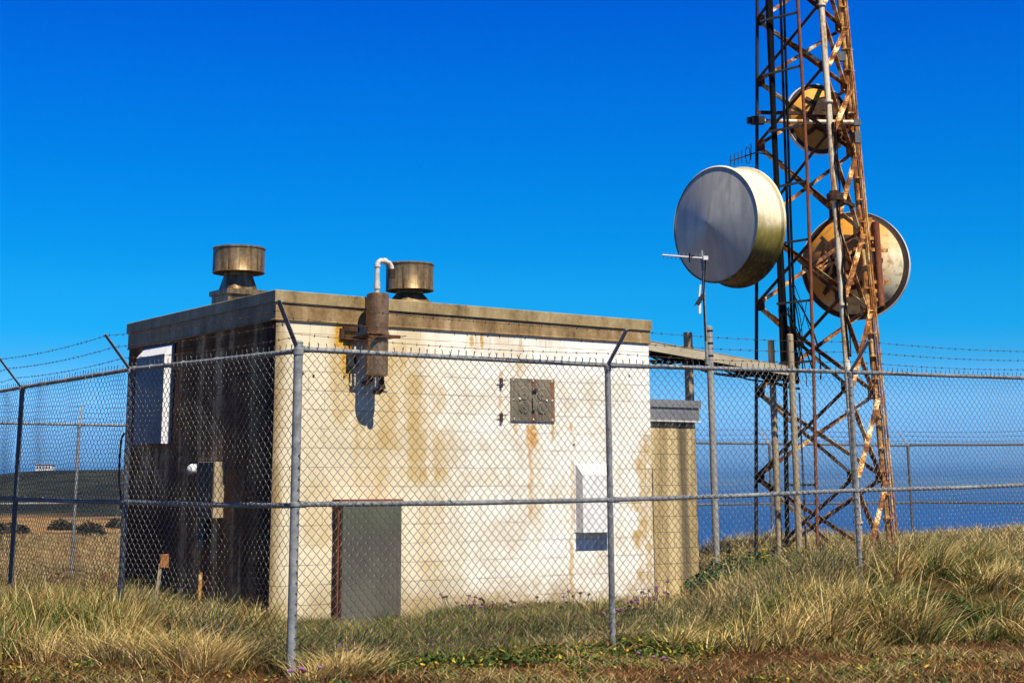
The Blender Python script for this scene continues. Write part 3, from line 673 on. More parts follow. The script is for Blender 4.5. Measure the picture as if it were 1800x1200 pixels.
for (a, b) in ((0,1), (1,2), (0,2)):
    for k in range(len(lev)-1):
        for (i, j) in ((a, b), (b, a)):
            p, q = leg(i, lev[k]), leg(j, lev[k+1])
            d = (q-p).normalized(); p = p+d*.03; q = q-d*.03
            off = ((p+q)/2-Vector((cen.x, cen.y, (p.z+q.z)/2))).normalized()*(.02 if i < j else -.012); p += off; q += off
            if p.z < -.1: 
                f = (-.1-p.z)/(q.z-p.z); p = p.lerp(q, f)
            br = MB().angle(p, q, .050, .008, off.normalized()).build('brace', M['rust_brace' if not (a == 0 and b == 1 and i == 0) else 'rust_dark'], tw, world=True)
for i in range(3):
    for z in lev[1:]:
        m = MB(); p = leg(i, z); inn = (Vector((cen.x, cen.y, z))-p).normalized(); sd = inn.cross(Vector((0,0,1)))
        for sg in (-1, 1):
            dr_ = (inn*.87+sd*.5*sg); m.bar(p+dr_*.01, p+dr_*.13, .012, .15, (0,0,1))
        for j_ in range(4): m.ball(p+inn*(.05+.02*j_)+Vector((0,0,.04*(-1)**j_)), .014, 6, 4)
        m.build('gusset_plate', M['rust_dark' if i != 2 else 'rust_leg'], tw, world=True)
# stepped conduit beside the right leg
m = MB(); o1 = Vector((.115, -.02, 0)); o2 = Vector((.06, -.08, 0))
m.tube([leg(2, -.2)+o1, leg(2, TOPZ)+o1*.75], .013, 8); m.tube([leg(2, -.2)+o2, leg(2, TOPZ)+o2*.8], .016, 8)
for z in np.arange(.6, TOPZ, .33): m.bar(leg(2, z), leg(2, z)+o1*1.05, .02, .012); m.bar(leg(2, z)-Vector((.05,.06,0)), leg(2, z)+o2, .03, .02)
m.build('side_conduit', M['rust_leg'], tw, world=True)
# cable ladder, thick black feeders, rust-red riser
def pix(px, py, Y): return at(px, py, Y)
m = MB()
for x0, x1, r in ((1350, 1381, .042), (1355, 1374, .030), (1372, 1393, .020), (1378, 1398, .018)):
    Yb = 22.2
    m.tube([pix(x1+6, 672, Yb), pix(x1+2, 645, Yb), pix(x1, 600, Yb), pix(x0+(x1-x0)*.5, 330, Yb), pix(x0, 0, Yb), pix(x0-6, -180, Yb)], r, 10)
m.tube([pix(1384, 960, 22.3), pix(1380, 660, 22.3), pix(1376, 560, 22.3)], .032, 10)
m.build('feeder_cable', M['black'], tw, smooth=True, world=True)
m = MB().tube([pix(1437, 960, 22.0), pix(1430, 640, 22.0), pix(1418, 280, 22.0), pix(1402, 0, 22.0), pix(1395, -180, 22.0)], .024, 10); m.build('riser_pipe', M['rust_pipe'], tw, smooth=True, world=True)
for y0, y1, xa, xb in ((38, 22, 1336, 1402), (133, 116, 1340, 1408), (232, 220, 1350, 1413), (330, 318, 1358, 1420), (428, 420, 1372, 1424), (534, 527, 1365, 1430), (640, 634, 1370, 1432), (852, 852, 1383, 1434)):
    MB().bar(pix(xa, y0, 22.15), pix(xb, y1, 22.02), .035, .03).build('ladder_rung', M['dark_metal'], tw, world=True)
m = MB(); rr_ = random.Random(5)
for k in range(12):      # slack loops of thin cable where the bridge meets the tower
    a_ = pix(1388+rr_.uniform(-8, 12), 560+rr_.uniform(-60, 20), 22.1); b_ = pix(1385+rr_.uniform(-5, 60), 650+rr_.uniform(-10, 40), 22.0)
    c_ = (a_+b_)/2+Vector((rr_.uniform(0, .3), rr_.uniform(-.1, .1), rr_.uniform(-.3, .0)))
    pts = [(a_*(1-u)**2+c_*2*u*(1-u)+b_*u*u) for u in np.linspace(0, 1, 12)]; m.tube(pts, rr_.choice([.006, .009, .012]), 6)
pts = [pix(1418, 530, 22), pix(1413, 560, 22), pix(1405, 590, 22), pix(1402, 640, 22)]; m.tube(pts, .006, 6)
for k in range(7):       # thin cables strapped down the front leg
    pts = [leg(1, z)+Vector((rr_.uniform(-.03, .03)+.04, -.06, 0)) for z in np.arange(3.1, 6.6, .3)]; m.tube(pts, .009, 6) if k < 3 else None
m.build('loose_cable', M['black'], tw, smooth=True, world=True)
z = 0
q = pix(1468, 347, 21.9); MB().tube([q-Vector((0,0,.05)), q+Vector((0,0,.05))], .12, 16).tube([q+Vector((0,0,.05)), q+Vector((0,0,.09))], .08, 16).bar(q, q+Vector((.35,.4,-.05)), .05, .05).build('flange_bracket', M['rust_dark'], tw, smooth=True, world=True)
m = MB().tube([pix(1313, 211, 22.9), pix(1345, 213, 22.9)], .03, 8).tube([pix(1340, 213, 22.9), pix(1500, 215, 22.9)], .032, 10, mi=1)
q = pix(1331, 212, 22.85); m.box(q-Vector((.09,.07,.055)), q+Vector((.10,.07,.055))); m.box(q-Vector((.15,.04,.045)), q-Vector((.095,-.04,-.045)))
m.build('mount_pipe', [M['dark_metal'], M['white_leg']], tw, smooth=True, world=True)
for (a_, b_), e_ in (((1506, 216), (.05,.05,.045)), ((1507, 242), (.045,.05,.085)), ((1476, 100), (.08,.05,.07))):
    q = pix(a_, b_, 23.2); MB().box(q-Vector(e_), q+Vector(e_)).build('junction_box', M['galv_dark'], tw, world=True)

# ------------------------------------------------------------------ dishes
def ax_at(px, deg, away=False):
    c = ray(px, 600); v = Vector((-c.x, -c.y, 0)).normalized()      # toward the camera
    if away: v = -v
    return Matrix.Rotation(R(deg), 3, 'Z') @ v
# 1: drum with a pleated radome
a1 = ax_at(1258, -44); c1 = at(1258, 394, 22.3); r1 = .825; D = .50
ds = thing('drum_dish_antenna', 'big cream drum shaped microwave dish with blue grey conical cover, left of the tower', 'dish antenna', (c1.x, c1.y, 0))
t = NT('algae_stained_shroud'); X = t.xyz(); f = t.noise((1,1,1), 3, 7, .65, .3); f2 = t.noise((1,1,1), 40, 3, .7); g = t.noise((6,6,.8), 3, 5, .6)
hz_ = t.math('ADD', X[2], t.math('MULTIPLY', t.math('SUBTRACT', f, .5), .5))
col = t.mix(t.step(hz_, c1.z-.25, c1.z+.12), (.24,.20,.04), (.80,.71,.48)); col = t.mix(t.step(hz_, c1.z-.72, c1.z-.22), (.05,.035,.014), col)
col = t.mix(t.math('MULTIPLY', t.step(g, .5, .66), .35), col, (.45,.33,.12)); col = t.mix(t.step(f2, .68, .72), col, (.08,.05,.02)); M['shroud'] = t.fin(col, .6)
m = MB().lathe([(r1-.004, -.02), (r1+.012, 0), (r1+.014, .02), (r1, .03), (r1, D-.05), (r1+.012, D-.045), (r1+.05, D-.04), (r1+.05, D), (r1+.042, D), (r1, D+.02), (r1*.75, D+.16), (r1*.3, D+.25), (0, D+.27)], c1, -a1, 72)
m.build('shroud', M['shroud'], ds, smooth=True, world=True)
t = NT('radome_fabric'); f = t.noise((1,1,1), 2.2, 6, .6, .5); g = t.noise((5,5,1), 1.6, 5, .6)
M['radome'] = t.fin(t.mix(t.step(g, .4, .64), t.mix(t.step(f, .35, .65), (.40,.38,.33), (.50,.475,.42)), (.33,.32,.28)), .30, 0, .7)
m = MB().lathe([(r1-.006, -.004), (r1*.5, -.08), (.03, -.155), (0, -.157)], c1, -a1, 96)   # cone pointing into the drum
m.build('radome', M['radome'], ds, smooth=True, world=True)
bk = c1-a1*(D+.27); m = MB().tube([bk+a1*.05, bk-a1*.15], .14, 16)
vp = bk-a1*.12; m.tube([vp-Vector((0,0,.7)), vp+Vector((0,0,.7))], .055, 12); m.bar(vp+Vector((0,0,.45)), leg(0, vp.z+.45), .06, .06); m.bar(vp-Vector((0,0,.45)), leg(0, vp.z-.45), .06, .06)
m.build('pipe_mount', M['rust_dark'], ds, smooth=True, world=True)

def back_dish(name, label, px, py, Y, r, deg, depth, tint):
    c = at(px, py, Y); a_ = ax_at(px, deg, True)           # axis points away from the camera
    o = thing(name, label, 'dish antenna', (c.x, c.y, 0))
    t = NT('rust_stained_dish'); X = t.xyz(); f = t.noise((1,1,1), 2.6, 7, .6, .6); g = t.noise((1,1,1), 9, 6, .65)
    mx_ = t.math('ADD', t.math('MULTIPLY', t.math('SUBTRACT', X[2], c.z), .8), t.math('MULTIPLY', X[0], -.75)); mx_ = t.math('ADD', mx_, t.math('MULTIPLY', t.math('SUBTRACT', f, .5), 1.4))
    col = t.mix(t.step(mx_, -.50, .12), tint[0], tint[1]); col = t.mix(t.math('MULTIPLY', t.step(g, .5, .66), .55), col, tint[2])
    mt = t.fin(col, .55)
    prof = [(r, -.0)]+[(r*q, -depth*(1-q*q)) for q in np.linspace(.93, .0, 14)]
    MB().lathe(prof, c, a_, 72).build('reflector', mt, o, smooth=True, world=True)
    m = MB().lathe([(r*.93, -depth*.12+.0), (r+.0, -.03), (r+.035, -.03), (r+.035, .03), (r+.0, .035), (r-.02, .03)], c, a_, 72)
    m.build('rim', M['rim_gap_shade'], o, smooth=True, world=True)  # near-black colour stands in for the shadow gap inside the rim
    MB().lathe([(r+.036, -.032), (r+.044, -.032), (r+.044, .034), (r+.03, .036)], c, a_, 72).build('rim_edge', M['white_paint'], o, smooth=True, world=True)
    # mounting ring and struts; dark filled disc stands in for the shadow there
    hub = c-a_*depth; sd = a_.cross(Vector((0,0,1))).normalized(); up = Vector((0,0,1))
    m = MB().lathe([(r*.52, depth*.30), (r*.52, -.02), (r*.46, -.05), (r*.20, -.05), (r*.18, -.09), (0, -.09)], hub, a_, 36)
    for an in (45, 135, 225, 315):
        v = sd*math.cos(R(an))+up*math.sin(R(an)); m.bar(hub+v*r*.2-a_*.05, hub+v*r*.78+a_*(depth*.5), .06, .03, a_)
    m.build('mounting_ring_shade_disc', M['rust_dark'], o, smooth=False, world=True)
    return o, c, a_, hub, sd
M['rim_gap_shade'] = streaky('shadowed_rim_steel', [(.35, (.02,.014,.010)), (.6, (.06,.035,.02)), (.75, (.12,.07,.035))], (3,3,3), 3, .7)
o2, c2, a2, hub2, sd2 = back_dish('open_dish_antenna', 'large open dish seen from behind, cream with orange rust, right of the tower', 1503, 467, 24.5, .80, -14, .50, ((.70,.65,.44), (.60,.26,.03), (.28,.095,.015)))
pm = at(1542, 465, 24.0); m = MB().tube([at(1539, 390, 23.9), at(1549, 538, 23.9)], .055, 14)
m.build('pipe_mount', M['rust_pipe'], o2, smooth=True, world=True)
m = MB()
for y, xa, xb in ((418, 1520, 1545), (438, 1500, 1560), (495, 1520, 1562), (510, 1515, 1545), (525, 1522, 1548)): m.bar(at(xa, y, 23.9), at(xb, y+2, 23.9), .05, .05)
m.box(at(1527, 400, 23.95)-Vector((.05,.03,.15)), at(1527, 400, 23.95)+Vector((.05,.03,.15)))
for p, q in (((1425, 475), (1505, 440)), ((1440, 480), (1472, 435)), ((1450, 440), (1500, 500))): m.bar(at(*p, 23.95), at(*q, 23.95), .06, .04)
m.build('clamp_bracket', M['rust_leg'], o2, world=True)
o3, c3, a3, hub3, sd3 = back_dish('small_dish_antenna', 'smaller orange tinged dish seen from behind, high inside the tower', 1437, 210, 23.4, .50, 30, .31, ((.36,.24,.09), (.66,.31,.04), (.28,.12,.02)))
m = MB().bar(hub3, hub3-a3*.25, .12, .12); m.bar(hub3-a3*.1, leg(0, hub3.z), .05, .05); m.bar(hub3-a3*.1-Vector((0,0,.2)), leg(2, hub3.z-.2), .05, .05); m.build('strut', M['rust_dark'], o3, world=True)

# ------------------------------------------------------------------ cable bridge and its poles
ba = bl(at(1141, 612, 21.2)); A0 = at(1010, 589, 22.35); A1 = at(1396, 660, 22.1)
cb = thing('cable_bridge', 'pale metal cable tray bridging the main building roof corner and the tower', 'cable tray', (A0.x, A0.y, 0))
dB = (A1-A0).normalized(); nB = dB.cross(Vector((0,0,1))).normalized()
M['tray'] = streaky('oxidised_tray', [(.3, (.28,.19,.08)), (.42, (.46,.38,.24)), (.6, (.58,.51,.36))], (1.5,1.5,1.5), 2, .6, .1)
for sg in (-1, 1): MB().bar(A0+nB*.17*sg+Vector((0,0,.02)), A1+nB*.17*sg+Vector((0,0,.035)), .012, .115).build('side_rail', M['tray'], cb, world=True)
m = MB(); m.bar(A0+nB*.0+Vector((0,0,.10)), A1+Vector((0,0,.10)), .34, .006)
m.build('cover', M['tray'], cb, world=True)
L = (A1-A0).length; m = MB()
for k in range(int(L/.3)): p = A0+dB*(.15+.3*k)-Vector((0,0,.06)); m.bar(p-nB*.18, p+nB*.18, .03, .02)
m.build('rung', M['dark_metal'], cb, world=True)
m = MB(); rr_ = random.Random(9)
for k in range(10):
    o = nB*rr_.uniform(-.15, .15)+Vector((0,0,-.04+rr_.uniform(-.05, .03))); sg = rr_.uniform(.0, .12)
    m.tube([A0+o+dB*L*u-Vector((0,0,sg*abs(math.sin(u*3*math.pi+k*.2)))) for u in np.linspace(-.02, 1.02, 30)], rr_.choice([.012, .018, .024]), 8)
p = at(1175, 640, 22.2)
for k in range(3): m.tube([p+Vector((math.cos(an)*(.26-.02*k), -.2+.02*k, math.sin(an)*.11+.04)) for an in np.linspace(math.pi, 2*math.pi, 12)], .014, 8)
m.build('cable', M['black'], cb, smooth=True, world=True)
def pole(name, label, cat, px0, y0, px1, y1, Y, r, mat, sq=False, group=None):
    a_ = at(px0, y0, Y); z0 = float(gz(a_.x, a_.y)); o = thing(name, label, cat, (a_.x, a_.y, z0))
    m = MB()
    if sq: m.bar((a_.x, a_.y, z0-.3), a_, r*2, r*2, tuple(W))
    else: m.tube([(a_.x, a_.y, z0-.3), a_-Vector((0,0,.01)), a_], [r, r, r*.7], 14)
    ob = m.build('shaft', M[mat], o, smooth=not sq, world=True)
    return o, a_
po1, pa = pole('support_pole', 'grey pole carrying the small antenna mast, nearest the annex', 'pole', 1246, 573, 0, 0, 20.6, .043, 'pipe_grey')
m = MB()
for k in range(3): m.lathe([(.045, 0), (.052, .005), (.052, .016), (.045, .02)], (pa.x, pa.y, pa.z-.07-.16*k), n=16)
m.build('strap', M['dark_metal'], po1, world=True)
pole('support_pole', 'thin brown timber pole between the annex pole and the lattice tower cables', 'pole', 1355, 598, 0, 0, 22.4, .045, 'wood')
pole('support_pole', 'tan timber pole in front of the black tower feeder cables', 'pole', 1388.5, 587, 0, 0, 21.2, .042, 'wood')
pole('timber_post', 'dark square timber post rising behind the annex through the cable bridge', 'post', 1209, 584, 0, 0, 25.2, .050, 'wood', True)
pole('thin_pipe', 'slender white and rust pipe standing under the tower', 'pipe', 1405, 690, 0, 0, 22.6, .014, 'white_leg')

# yagi on the mast
mt_ = thing('mast_antenna', 'small many element antenna on a slim mast strapped to the grey pole', 'antenna', (pa.x-.06, pa.y-.07, 0))
b0 = at(1243, 640, 20.55); b1 = at(1233.5, 440, 20.55)
MB().tube([b0, b1], [.021, .016], 10).build('mast', M['galv'], mt_, smooth=True, world=True)
e0 = at(1240, 454.5, 20.5); e1 = at(1165, 448.5, 20.9); m = MB().tube([e0, e1], .013, 8).box(e0-Vector((.03,.04,.02)), e0+Vector((.03,.04,.03)))
m.build('boom', M['white_paint'], mt_, world=True)
m = MB()
for k, u in enumerate(np.linspace(.02, .97, 11)): p = e1.lerp(e0, u); m.tube([p-Vector((0,0,.045+.002*k)), p+Vector((0,0,.045+.002*k))], .004, 6)
m.build('element', M['galv'], mt_, world=True)
m = MB(); p = e1.lerp(e0, .72); m.tube([p+Vector((-.05,0,-.06)), p+Vector((-.05,0,.06)), p+Vector((-.01,0,.02)), p+Vector((.08,0,.0)), e0+Vector((0,0,-.02)), at(1237, 520, 20.5), at(1241, 600, 20.5)], .009, 8)
m.build('coax', M['black'], mt_, smooth=True, world=True)
q = at(1232, 528, 20.48); m = MB().bar(q+Vector((-.05,0,-.05)), q+Vector((.03,0,.07)), .07, .05).bar(q+Vector((-.02,0,-.17)), q+Vector((-.015,0,0)), .045, .03, mi=1).bar(q+Vector((-.02,0,.05)), q+Vector((-.0,0,.2)), .03, .02, mi=1).bar(q+Vector((-.09,0,-.07)), q+Vector((.03,0,.06)), .012, .012)
m.build('amplifier', [M['dark_metal'], M['white_paint']], mt_, world=True)
# yagi on the tower's left leg
yt_ = thing('side_yagi_antenna', 'dark five element antenna jutting left from the tower above the drum dish', 'antenna', tuple(at(1325, 270, 22.9).xy)+(0,))
e0 = at(1330, 268, 22.9); e1 = at(1284, 283, 22.4)
m = MB().tube([e0, e1], .010, 8); m.tube([e0, at(1350, 272, 22.6), at(1375, 285, 22.4)], .010, 8); m.build('boom', M['dark_metal'], yt_, smooth=True, world=True)
m = MB()
for px, ya, yb in ((1284.5, 273, 293), (1291, 270, 291), (1297.5, 267, 289), (1304, 264, 287), (1320, 253, 281)):
    u = (px-1284)/46; p = e1.lerp(e0, u); a_ = at(px, ya, p.y); b_ = at(px, yb, p.y); m.tube([a_, b_], .007, 6)
m.build('element', M['dark_metal'], yt_, world=True)
p = e1.lerp(e0, .66); m = MB(); lp_ = [(math.cos(an)*.035, math.copysign(min(abs(math.sin(an)*.14), .12), math.sin(an))) for an in np.linspace(0, 2*math.pi, 17)]
m.tube([p+Vector((x, 0, z_)) for x, z_ in lp_], .007, 6); m.build('folded_dipole', M['dark_metal'], yt_, world=True)

# ------------------------------------------------------------------ small ground things
q = fp(843, 1084, -.35); g_ = BC+U*q.x+W*(-.35); gz0 = float(gz(g_.x, g_.y))
m = MB().tube([(0,0,-.1), (.02,0,.03), (.045,0,.10), (.05,0,.17), (.02,0,.20), (-.01,0,.19)], [.016,.015,.014,.013,.014,.012], 8)
tag(m.build('bent_rod', M['rust_dark'], None, smooth=True), 'bent dark iron rod sticking up at the foot of the sunny wall', 'rod').location = (g_.x, g_.y, gz0)
p = at(283, 990, 16.3); st = thing('short_stake', 'short weathered stake topped with an orange brown block in the grass before the shaded wall', 'stake', p)
MB().bar((-.06, 0, -.6), (0, 0, 0), .045, .03).build('shaft', M['wood'], st)
MB().box((-.005,-.03,-.04), (.075,.03,.09)).build('block', flat('orange_timber', (.42,.17,.05), .9, 0, .5, 10), st, bevel=.006)
# distant white house on the ridge
p = at(79, 826, 335); hz0 = float(gz(p.x, p.y))
hs_ = thing('ridge_house', 'tiny long white building on the far ridge at left', 'building', (p.x, p.y, hz0))
MB().box((-1.7,-1.2,-1), (1.7,1.2,1.15)).build('wall', M['white_paint'], hs_)
MB().box((-1.85,-1.35,1.15), (1.85,1.35,1.35)).build('roof', flat('pale_roof', (.5,.5,.5), .8), hs_)
for k in range(5): MB().box((-1.45+k*.62,-1.23,.35), (-1.15+k*.62,-1.19,.8)).build('window', M['dark_metal'], hs_)

# ------------------------------------------------------------------ vegetation
def blades(n, xy, h, w, lean, bend, ldir, seg=3, z=None):
    """curved tapering blades: xy (n,2), h, w, lean, bend, ldir (angle) arrays -> verts, quads, t-values"""
    z = gz(xy[:, 0], xy[:, 1])-.02 if z is None else z
    u = np.linspace(0, 1, seg+1)[None]; a = ldir[:, None]
    out = h[:, None]*(lean[:, None]*u+bend[:, None]*u**2); up = h[:, None]*(u-.45*bend[:, None]*u**2.2)
    cx = xy[:, 0:1]+np.cos(a)*out; cy = xy[:, 1:2]+np.sin(a)*out; cz = z[:, None]+up
    fa = rng.uniform(0, np.pi, n)[:, None]; ww = w[:, None]*(1-u**1.6*.9)/2
    dx = np.cos(fa)*ww; dy = np.sin(fa)*ww
    V = np.stack([np.stack([cx-dx, cy-dy, cz], -1), np.stack([cx+dx, cy+dy, cz], -1)], 2)   # n,seg+1,2,3
    idx = np.arange(n*(seg+1)*2).reshape(n, seg+1, 2)
    q = np.stack([idx[:, :-1, 0], idx[:, :-1, 1], idx[:, 1:, 1], idx[:, 1:, 0]], -1).reshape(-1, 4)
    return V.reshape(-1, 3), q
def veg_obj(name, V, q, col, mat, label, cat='grass', kind='stuff', group=None, parent=None):
    me = bpy.data.meshes.new(name); set_mesh(me, V, q); me.materials.append(mat)
    at_ = me.attributes.new('tint', 'FLOAT_COLOR', 'POINT'); c4 = np.concatenate([col, np.ones((len(col), 1))], 1)
    at_.data.foreach_set('color', c4.astype(np.float32).ravel())
    o = bpy.data.objects.new(name, me); C.objects.link(o)
    if parent: o.parent = parent
    else: tag(o, label, cat, group, kind)
    return o
t = NT('plant_blades'); at_n = t.n('ShaderNodeAttribute', attribute_name='tint')
t.b.inputs['Specular IOR Level'].default_value = .15; t.fin(at_n.outputs['Color'], .65)
tr = t.n('ShaderNodeBsdfTranslucent'); t.l(at_n.outputs['Color'], tr.inputs[0]); ms = t.n('ShaderNodeMixShader'); ms.inputs[0].default_value = .12
t.l(t.b.outputs[0], ms.inputs[1]); t.l(tr.outputs[0], ms.inputs[2]); t.l(ms.outputs[0], t.t.nodes['Material Output'].inputs[0]); M['blade'] = t.m
def pal(n, cols, wts, var=.22):
    c = np.array(cols)[rng.choice(len(cols), n, p=np.array(wts)/sum(wts))]; return np.clip(c*rng.uniform(1-var, 1+var, (n, 1)), 0, 1)
STRAW = [(.55,.39,.13), (.76,.58,.27), (.17,.105,.035), (.17,.22,.05), (.045,.075,.015), (.33,.15,.04)]
def in_bld(xy, m=.04):
    d = xy-np.array([BC.x, BC.y]); s = d@np.array([U.x, U.y]); w_ = d@np.array([W.x, W.y])
    a = (s > -m) & (s < BW+m) & (w_ > -m) & (w_ < BD+m); b = (s > BW-.01) & (s < BW+aw+m) & (w_ > ann_t-m) & (w_ < ann_t+AD+m)
    c = (s > fp(600,881,-dC).x-.02) & (s < fp(706,881,-dC).x+.02) & (w_ > -.2) & (w_ < .1)
    return a | b | c
def tussocks(cent, nb, hh, spread, wdir, cols, wts, w=.0055, leanr=(.15,.55), bendr=(.25,.9)):
    Vs = []; qs = []; cs = []; nbv = 0
    for (x, y, s) in cent:
        n = int(nb*s); r = np.abs(rng.normal(0, spread*s, n)); a = rng.uniform(0, 2*np.pi, n)
        xy = np.stack([x+np.cos(a)*r, y+np.sin(a)*r], 1)
        ld = a+rng.normal(0, .75, n); vx = np.cos(ld)+wdir[0]; vy = np.sin(ld)+wdir[1]; ld = np.arctan2(vy, vx)
        h = hh*s*rng.uniform(.55, 1.1, n); k = rng.uniform(*leanr, n)*(.4+r/(spread*s+1e-6)*.5); b = rng.uniform(*bendr, n)
        kp = ~in_bld(xy); xy, h, k, b, ld = xy[kp], h[kp], k[kp], b[kp], ld[kp]; n = len(xy)
        if n == 0: continue
        V, q = blades(n, xy, h, rng.uniform(.7, 1.3, n)*w, k, b, ld)
        g = rng.uniform(0, 1); wt_ = np.array(wts, float); wt_[3:5] *= 3*g*g+.1; c = pal(n, cols, wt_, .3)
        Vs.append(V); qs.append(q+nbv); nbv += len(V); cs.append(np.repeat(c, 8, 0))
    return np.concatenate(Vs), np.concatenate(qs), np.concatenate(cs)
def scatter(n, x0, x1, y0, y1, f=None, s=(.7,1.2)):
    x = rng.uniform(x0, x1, n); y = rng.uniform(y0, y1, n)
    if f is not None: k = f(x, y); x, y = x[k], y[k]
    return list(zip(x, y, rng.uniform(*s, len(x))))
# right bank of big tussocks, leaning right with the wind
def bank(x, y): return (np.hypot((x-4.3)/.55, (y-15.75)/.5) > 1) & ~((np.abs(x-6.7-(y-19)*.33) < .75) & (y > 17.6)) & (x > 1.5+(y-14.0)*-.25+.25*np.sin(y*3)) & (x/y < .40) & (y > 14.35+.5*np.sin(x*1.7)+.012*(x-4)**2) & ((x-2.2)*.55-(y-18.2)*.83 > -.9) & ~((x < 4.4) & (y > 18.9))
V, q, c = tussocks([(a_, b_, c_*(.62 if a_/b_ > .285 else float(np.interp(a_/b_, [.10,.21], [.45,.95])))) for a_, b_, c_ in scatter(560, 1.2, 8.6, 14, 20.5, bank, (.5,1.3))], 165, .50, .12, (.75, .1), STRAW, (4.4,4,3,4.2,4.2,1), w=.0092, leanr=(.1,.8), bendr=(.05,.75))
V2, q2, c2_ = tussocks(scatter(420, 2.0, 8.2, 14.6, 20.5, lambda x, y: (x/y < .40) & (x/y > .22), (.4,.9)), 90, .30, .14, (.4, 0), [(.05,.09,.015), (.11,.15,.03), (.30,.24,.09), (.20,.10,.03)], (4,3,3,1.5), w=.009)
q = np.concatenate([q, q2+len(V)]); V = np.concatenate([V, V2]); c = np.concatenate([c, c2_])
veg_obj('tussock_grass', V, q, c, M['blade'], 'bank of wind-swept straw coloured tussock grass at right in front of the tower')
# left bank
def lbank(x, y): return (x/y > -.33) & (x < -2.3+(y-13.6)*-.1) & (y > 13.25+.25*np.sin(x*2.2)) & (x+.94*y > 9.0+1.5)
V, q, c = tussocks(scatter(420, -6.3, -1.6, 13.1, 19.5, lambda x, y: (x/y > -.34) & (x < -1.75-(y-13.2)*.35) & (y > 13.3+.3*np.sin(x*2.2)), (.6,1.05)), 105, .46, .11, (.2, .1), STRAW, (3.4,2.2,2.5,3.8,4,1), w=.0085, leanr=(.05,.5), bendr=(.05,.6))
veg_obj('bunch_grass', V, q, c, M['blade'], 'mixed green and straw bunch grass along the left fence')
cl = [(-2.05, 12.95, 1.1), (-2.3, 13.1, 1.2), (-2.6, 13.0, 1), (-1.95, 13.2, 1.), (-2.9, 13.15, 1.0), (-1.0, 12.75, .9), (-.85, 12.85, .7), (-1.15, 12.65, .7), (-.7, 12.9, .5), (-3.3, 13.1, .9), (1.9, 14.6, .8), (.7, 14.5, .7), (1.0, 14.8, .7), (.3, 14.3, .5), (.95, 13.9, .6), (1.35, 15.1,.8)]
V, q, c = tussocks(cl, 330, .36, .14, (.3, -.1), STRAW, (5,6,3,1,.6,.5), leanr=(.1,.6))
veg_obj('pale_tuft_grass', V, q, c, M['blade'], 'pale dry tufts around the fence corner post')
# low green and brown growth between the fence and the wall
def strip(x, y): 
    d0 = (x+1.37)*-.60+(y-12.84)*.80
    return (d0 > -.25)
V, q, c = tussocks(scatter(900, -2.4, 3.2, 13.0, 19.2, lambda x, y: strip(x, y) & ((x-BC.x)*W.x+(y-BC.y)*W.y < .02) & (x/y > -.16), (.5,1.0)), 100, .25, .11, (.1, .0), [(.11,.15,.03), (.05,.085,.018), (.34,.24,.08), (.15,.07,.025), (.50,.39,.18)], (4,3.6,2.4,2.2,1.6), w=.0075)
veg_obj('low_grass', V, q, c, M['blade'], 'low green and brown grass between the front fence and the building')
# dark strip beside shaded wall
V, q, c = tussocks(scatter(260, -5, -1.8, 14.2, 19.5, lambda x, y: (x+.0 > -3.4-(y-15)*.75+.2) & (x < -2.0), (.6,1.1)), 90, .38, .10, (0, 0), STRAW, (3,2,3,3.5,3,1), w=.007)
veg_obj('shaded_grass', V, q, c, M['blade'], 'darker grass between the left fence run and the shaded wall')
# reddish dry mat in the foreground
n = 95000; x = rng.uniform(-4.6, 6.5, n); y = rng.uniform(10.6, 15.6, n); k = (np.abs(x/y) < .42) & (y < 14.6+.4*np.sin(x*1.3)+.15*np.maximum(x, 0)); x, y = x[k], y[k]
pn = np.sin(x*2.3+np.sin(y*3.1)*1.3)+np.sin(y*4.1+x*1.7)+np.sin(x*7.1-y*5)*.6; n = len(x)
h = rng.uniform(.03, .085, n)*(1+.25*pn); V, q = blades(n, np.stack([x, y], 1), np.abs(h)+.02, rng.uniform(.004, .012, n), rng.uniform(.2, 1.2, n), rng.uniform(.2, .8, n), rng.uniform(0, 6.28, n))
cA = pal(n, [(.20,.085,.03), (.33,.17,.05), (.10,.04,.02), (.50,.36,.16), (.05,.06,.02)], (4,3,4,1.6,1.5), .35); cB = pal(n, [(.52,.40,.18), (.30,.21,.08), (.10,.13,.03), (.16,.09,.04), (.20,.26,.05)], (3.4,3,2.5,2.5,1.2), .35)
f = (1/(1+np.exp(-3*(pn+rng.normal(0, .5, n)-.9))))[:, None]; c = cA*(1-f)+cB*f
veg_obj('dry_mat', V, q, np.repeat(c, 8, 0), M['blade'], 'short reddish brown dried ground mat along the bottom of the picture', 'ground cover')
# broad green leaves mixed with yellow
def leaves(cx, cy, rx, ry, n, hmax, cols, wts, size=.03, z=None):
    a = rng.uniform(0, 2*np.pi, n); r = np.sqrt(rng.uniform(0, 1, n)); x = cx+np.cos(a)*r*rx; y = cy+np.sin(a)*r*ry
    top = hmax*np.sqrt(np.clip(1-r**2, .05, 1)); zz = gz(x, y)+top*rng.uniform(.15, 1, n)+.03*np.sin(x*17)*np.sin(y*15)
    nv = rng.normal(0, 1, (n, 3)); nv[:, 2] = np.abs(nv[:, 2])+.6; nv /= np.linalg.norm(nv, axis=1, keepdims=True)
    t1 = np.cross(nv, rng.normal(0, 1, (n, 3))); t1 /= np.linalg.norm(t1, axis=1, keepdims=True); t2 = np.cross(nv, t1)
    s = rng.uniform(.6, 1.3, (n, 1))*size; P = np.stack([x, y, zz], 1)
    V = np.stack([P-t1*s, P+t2*s*.42, P+t1*s, P-t2*s*.42], 1).reshape(-1, 3); q = np.arange(n*4).reshape(n, 4)
    return V, q, np.repeat(pal(n, cols, wts), 4, 0)
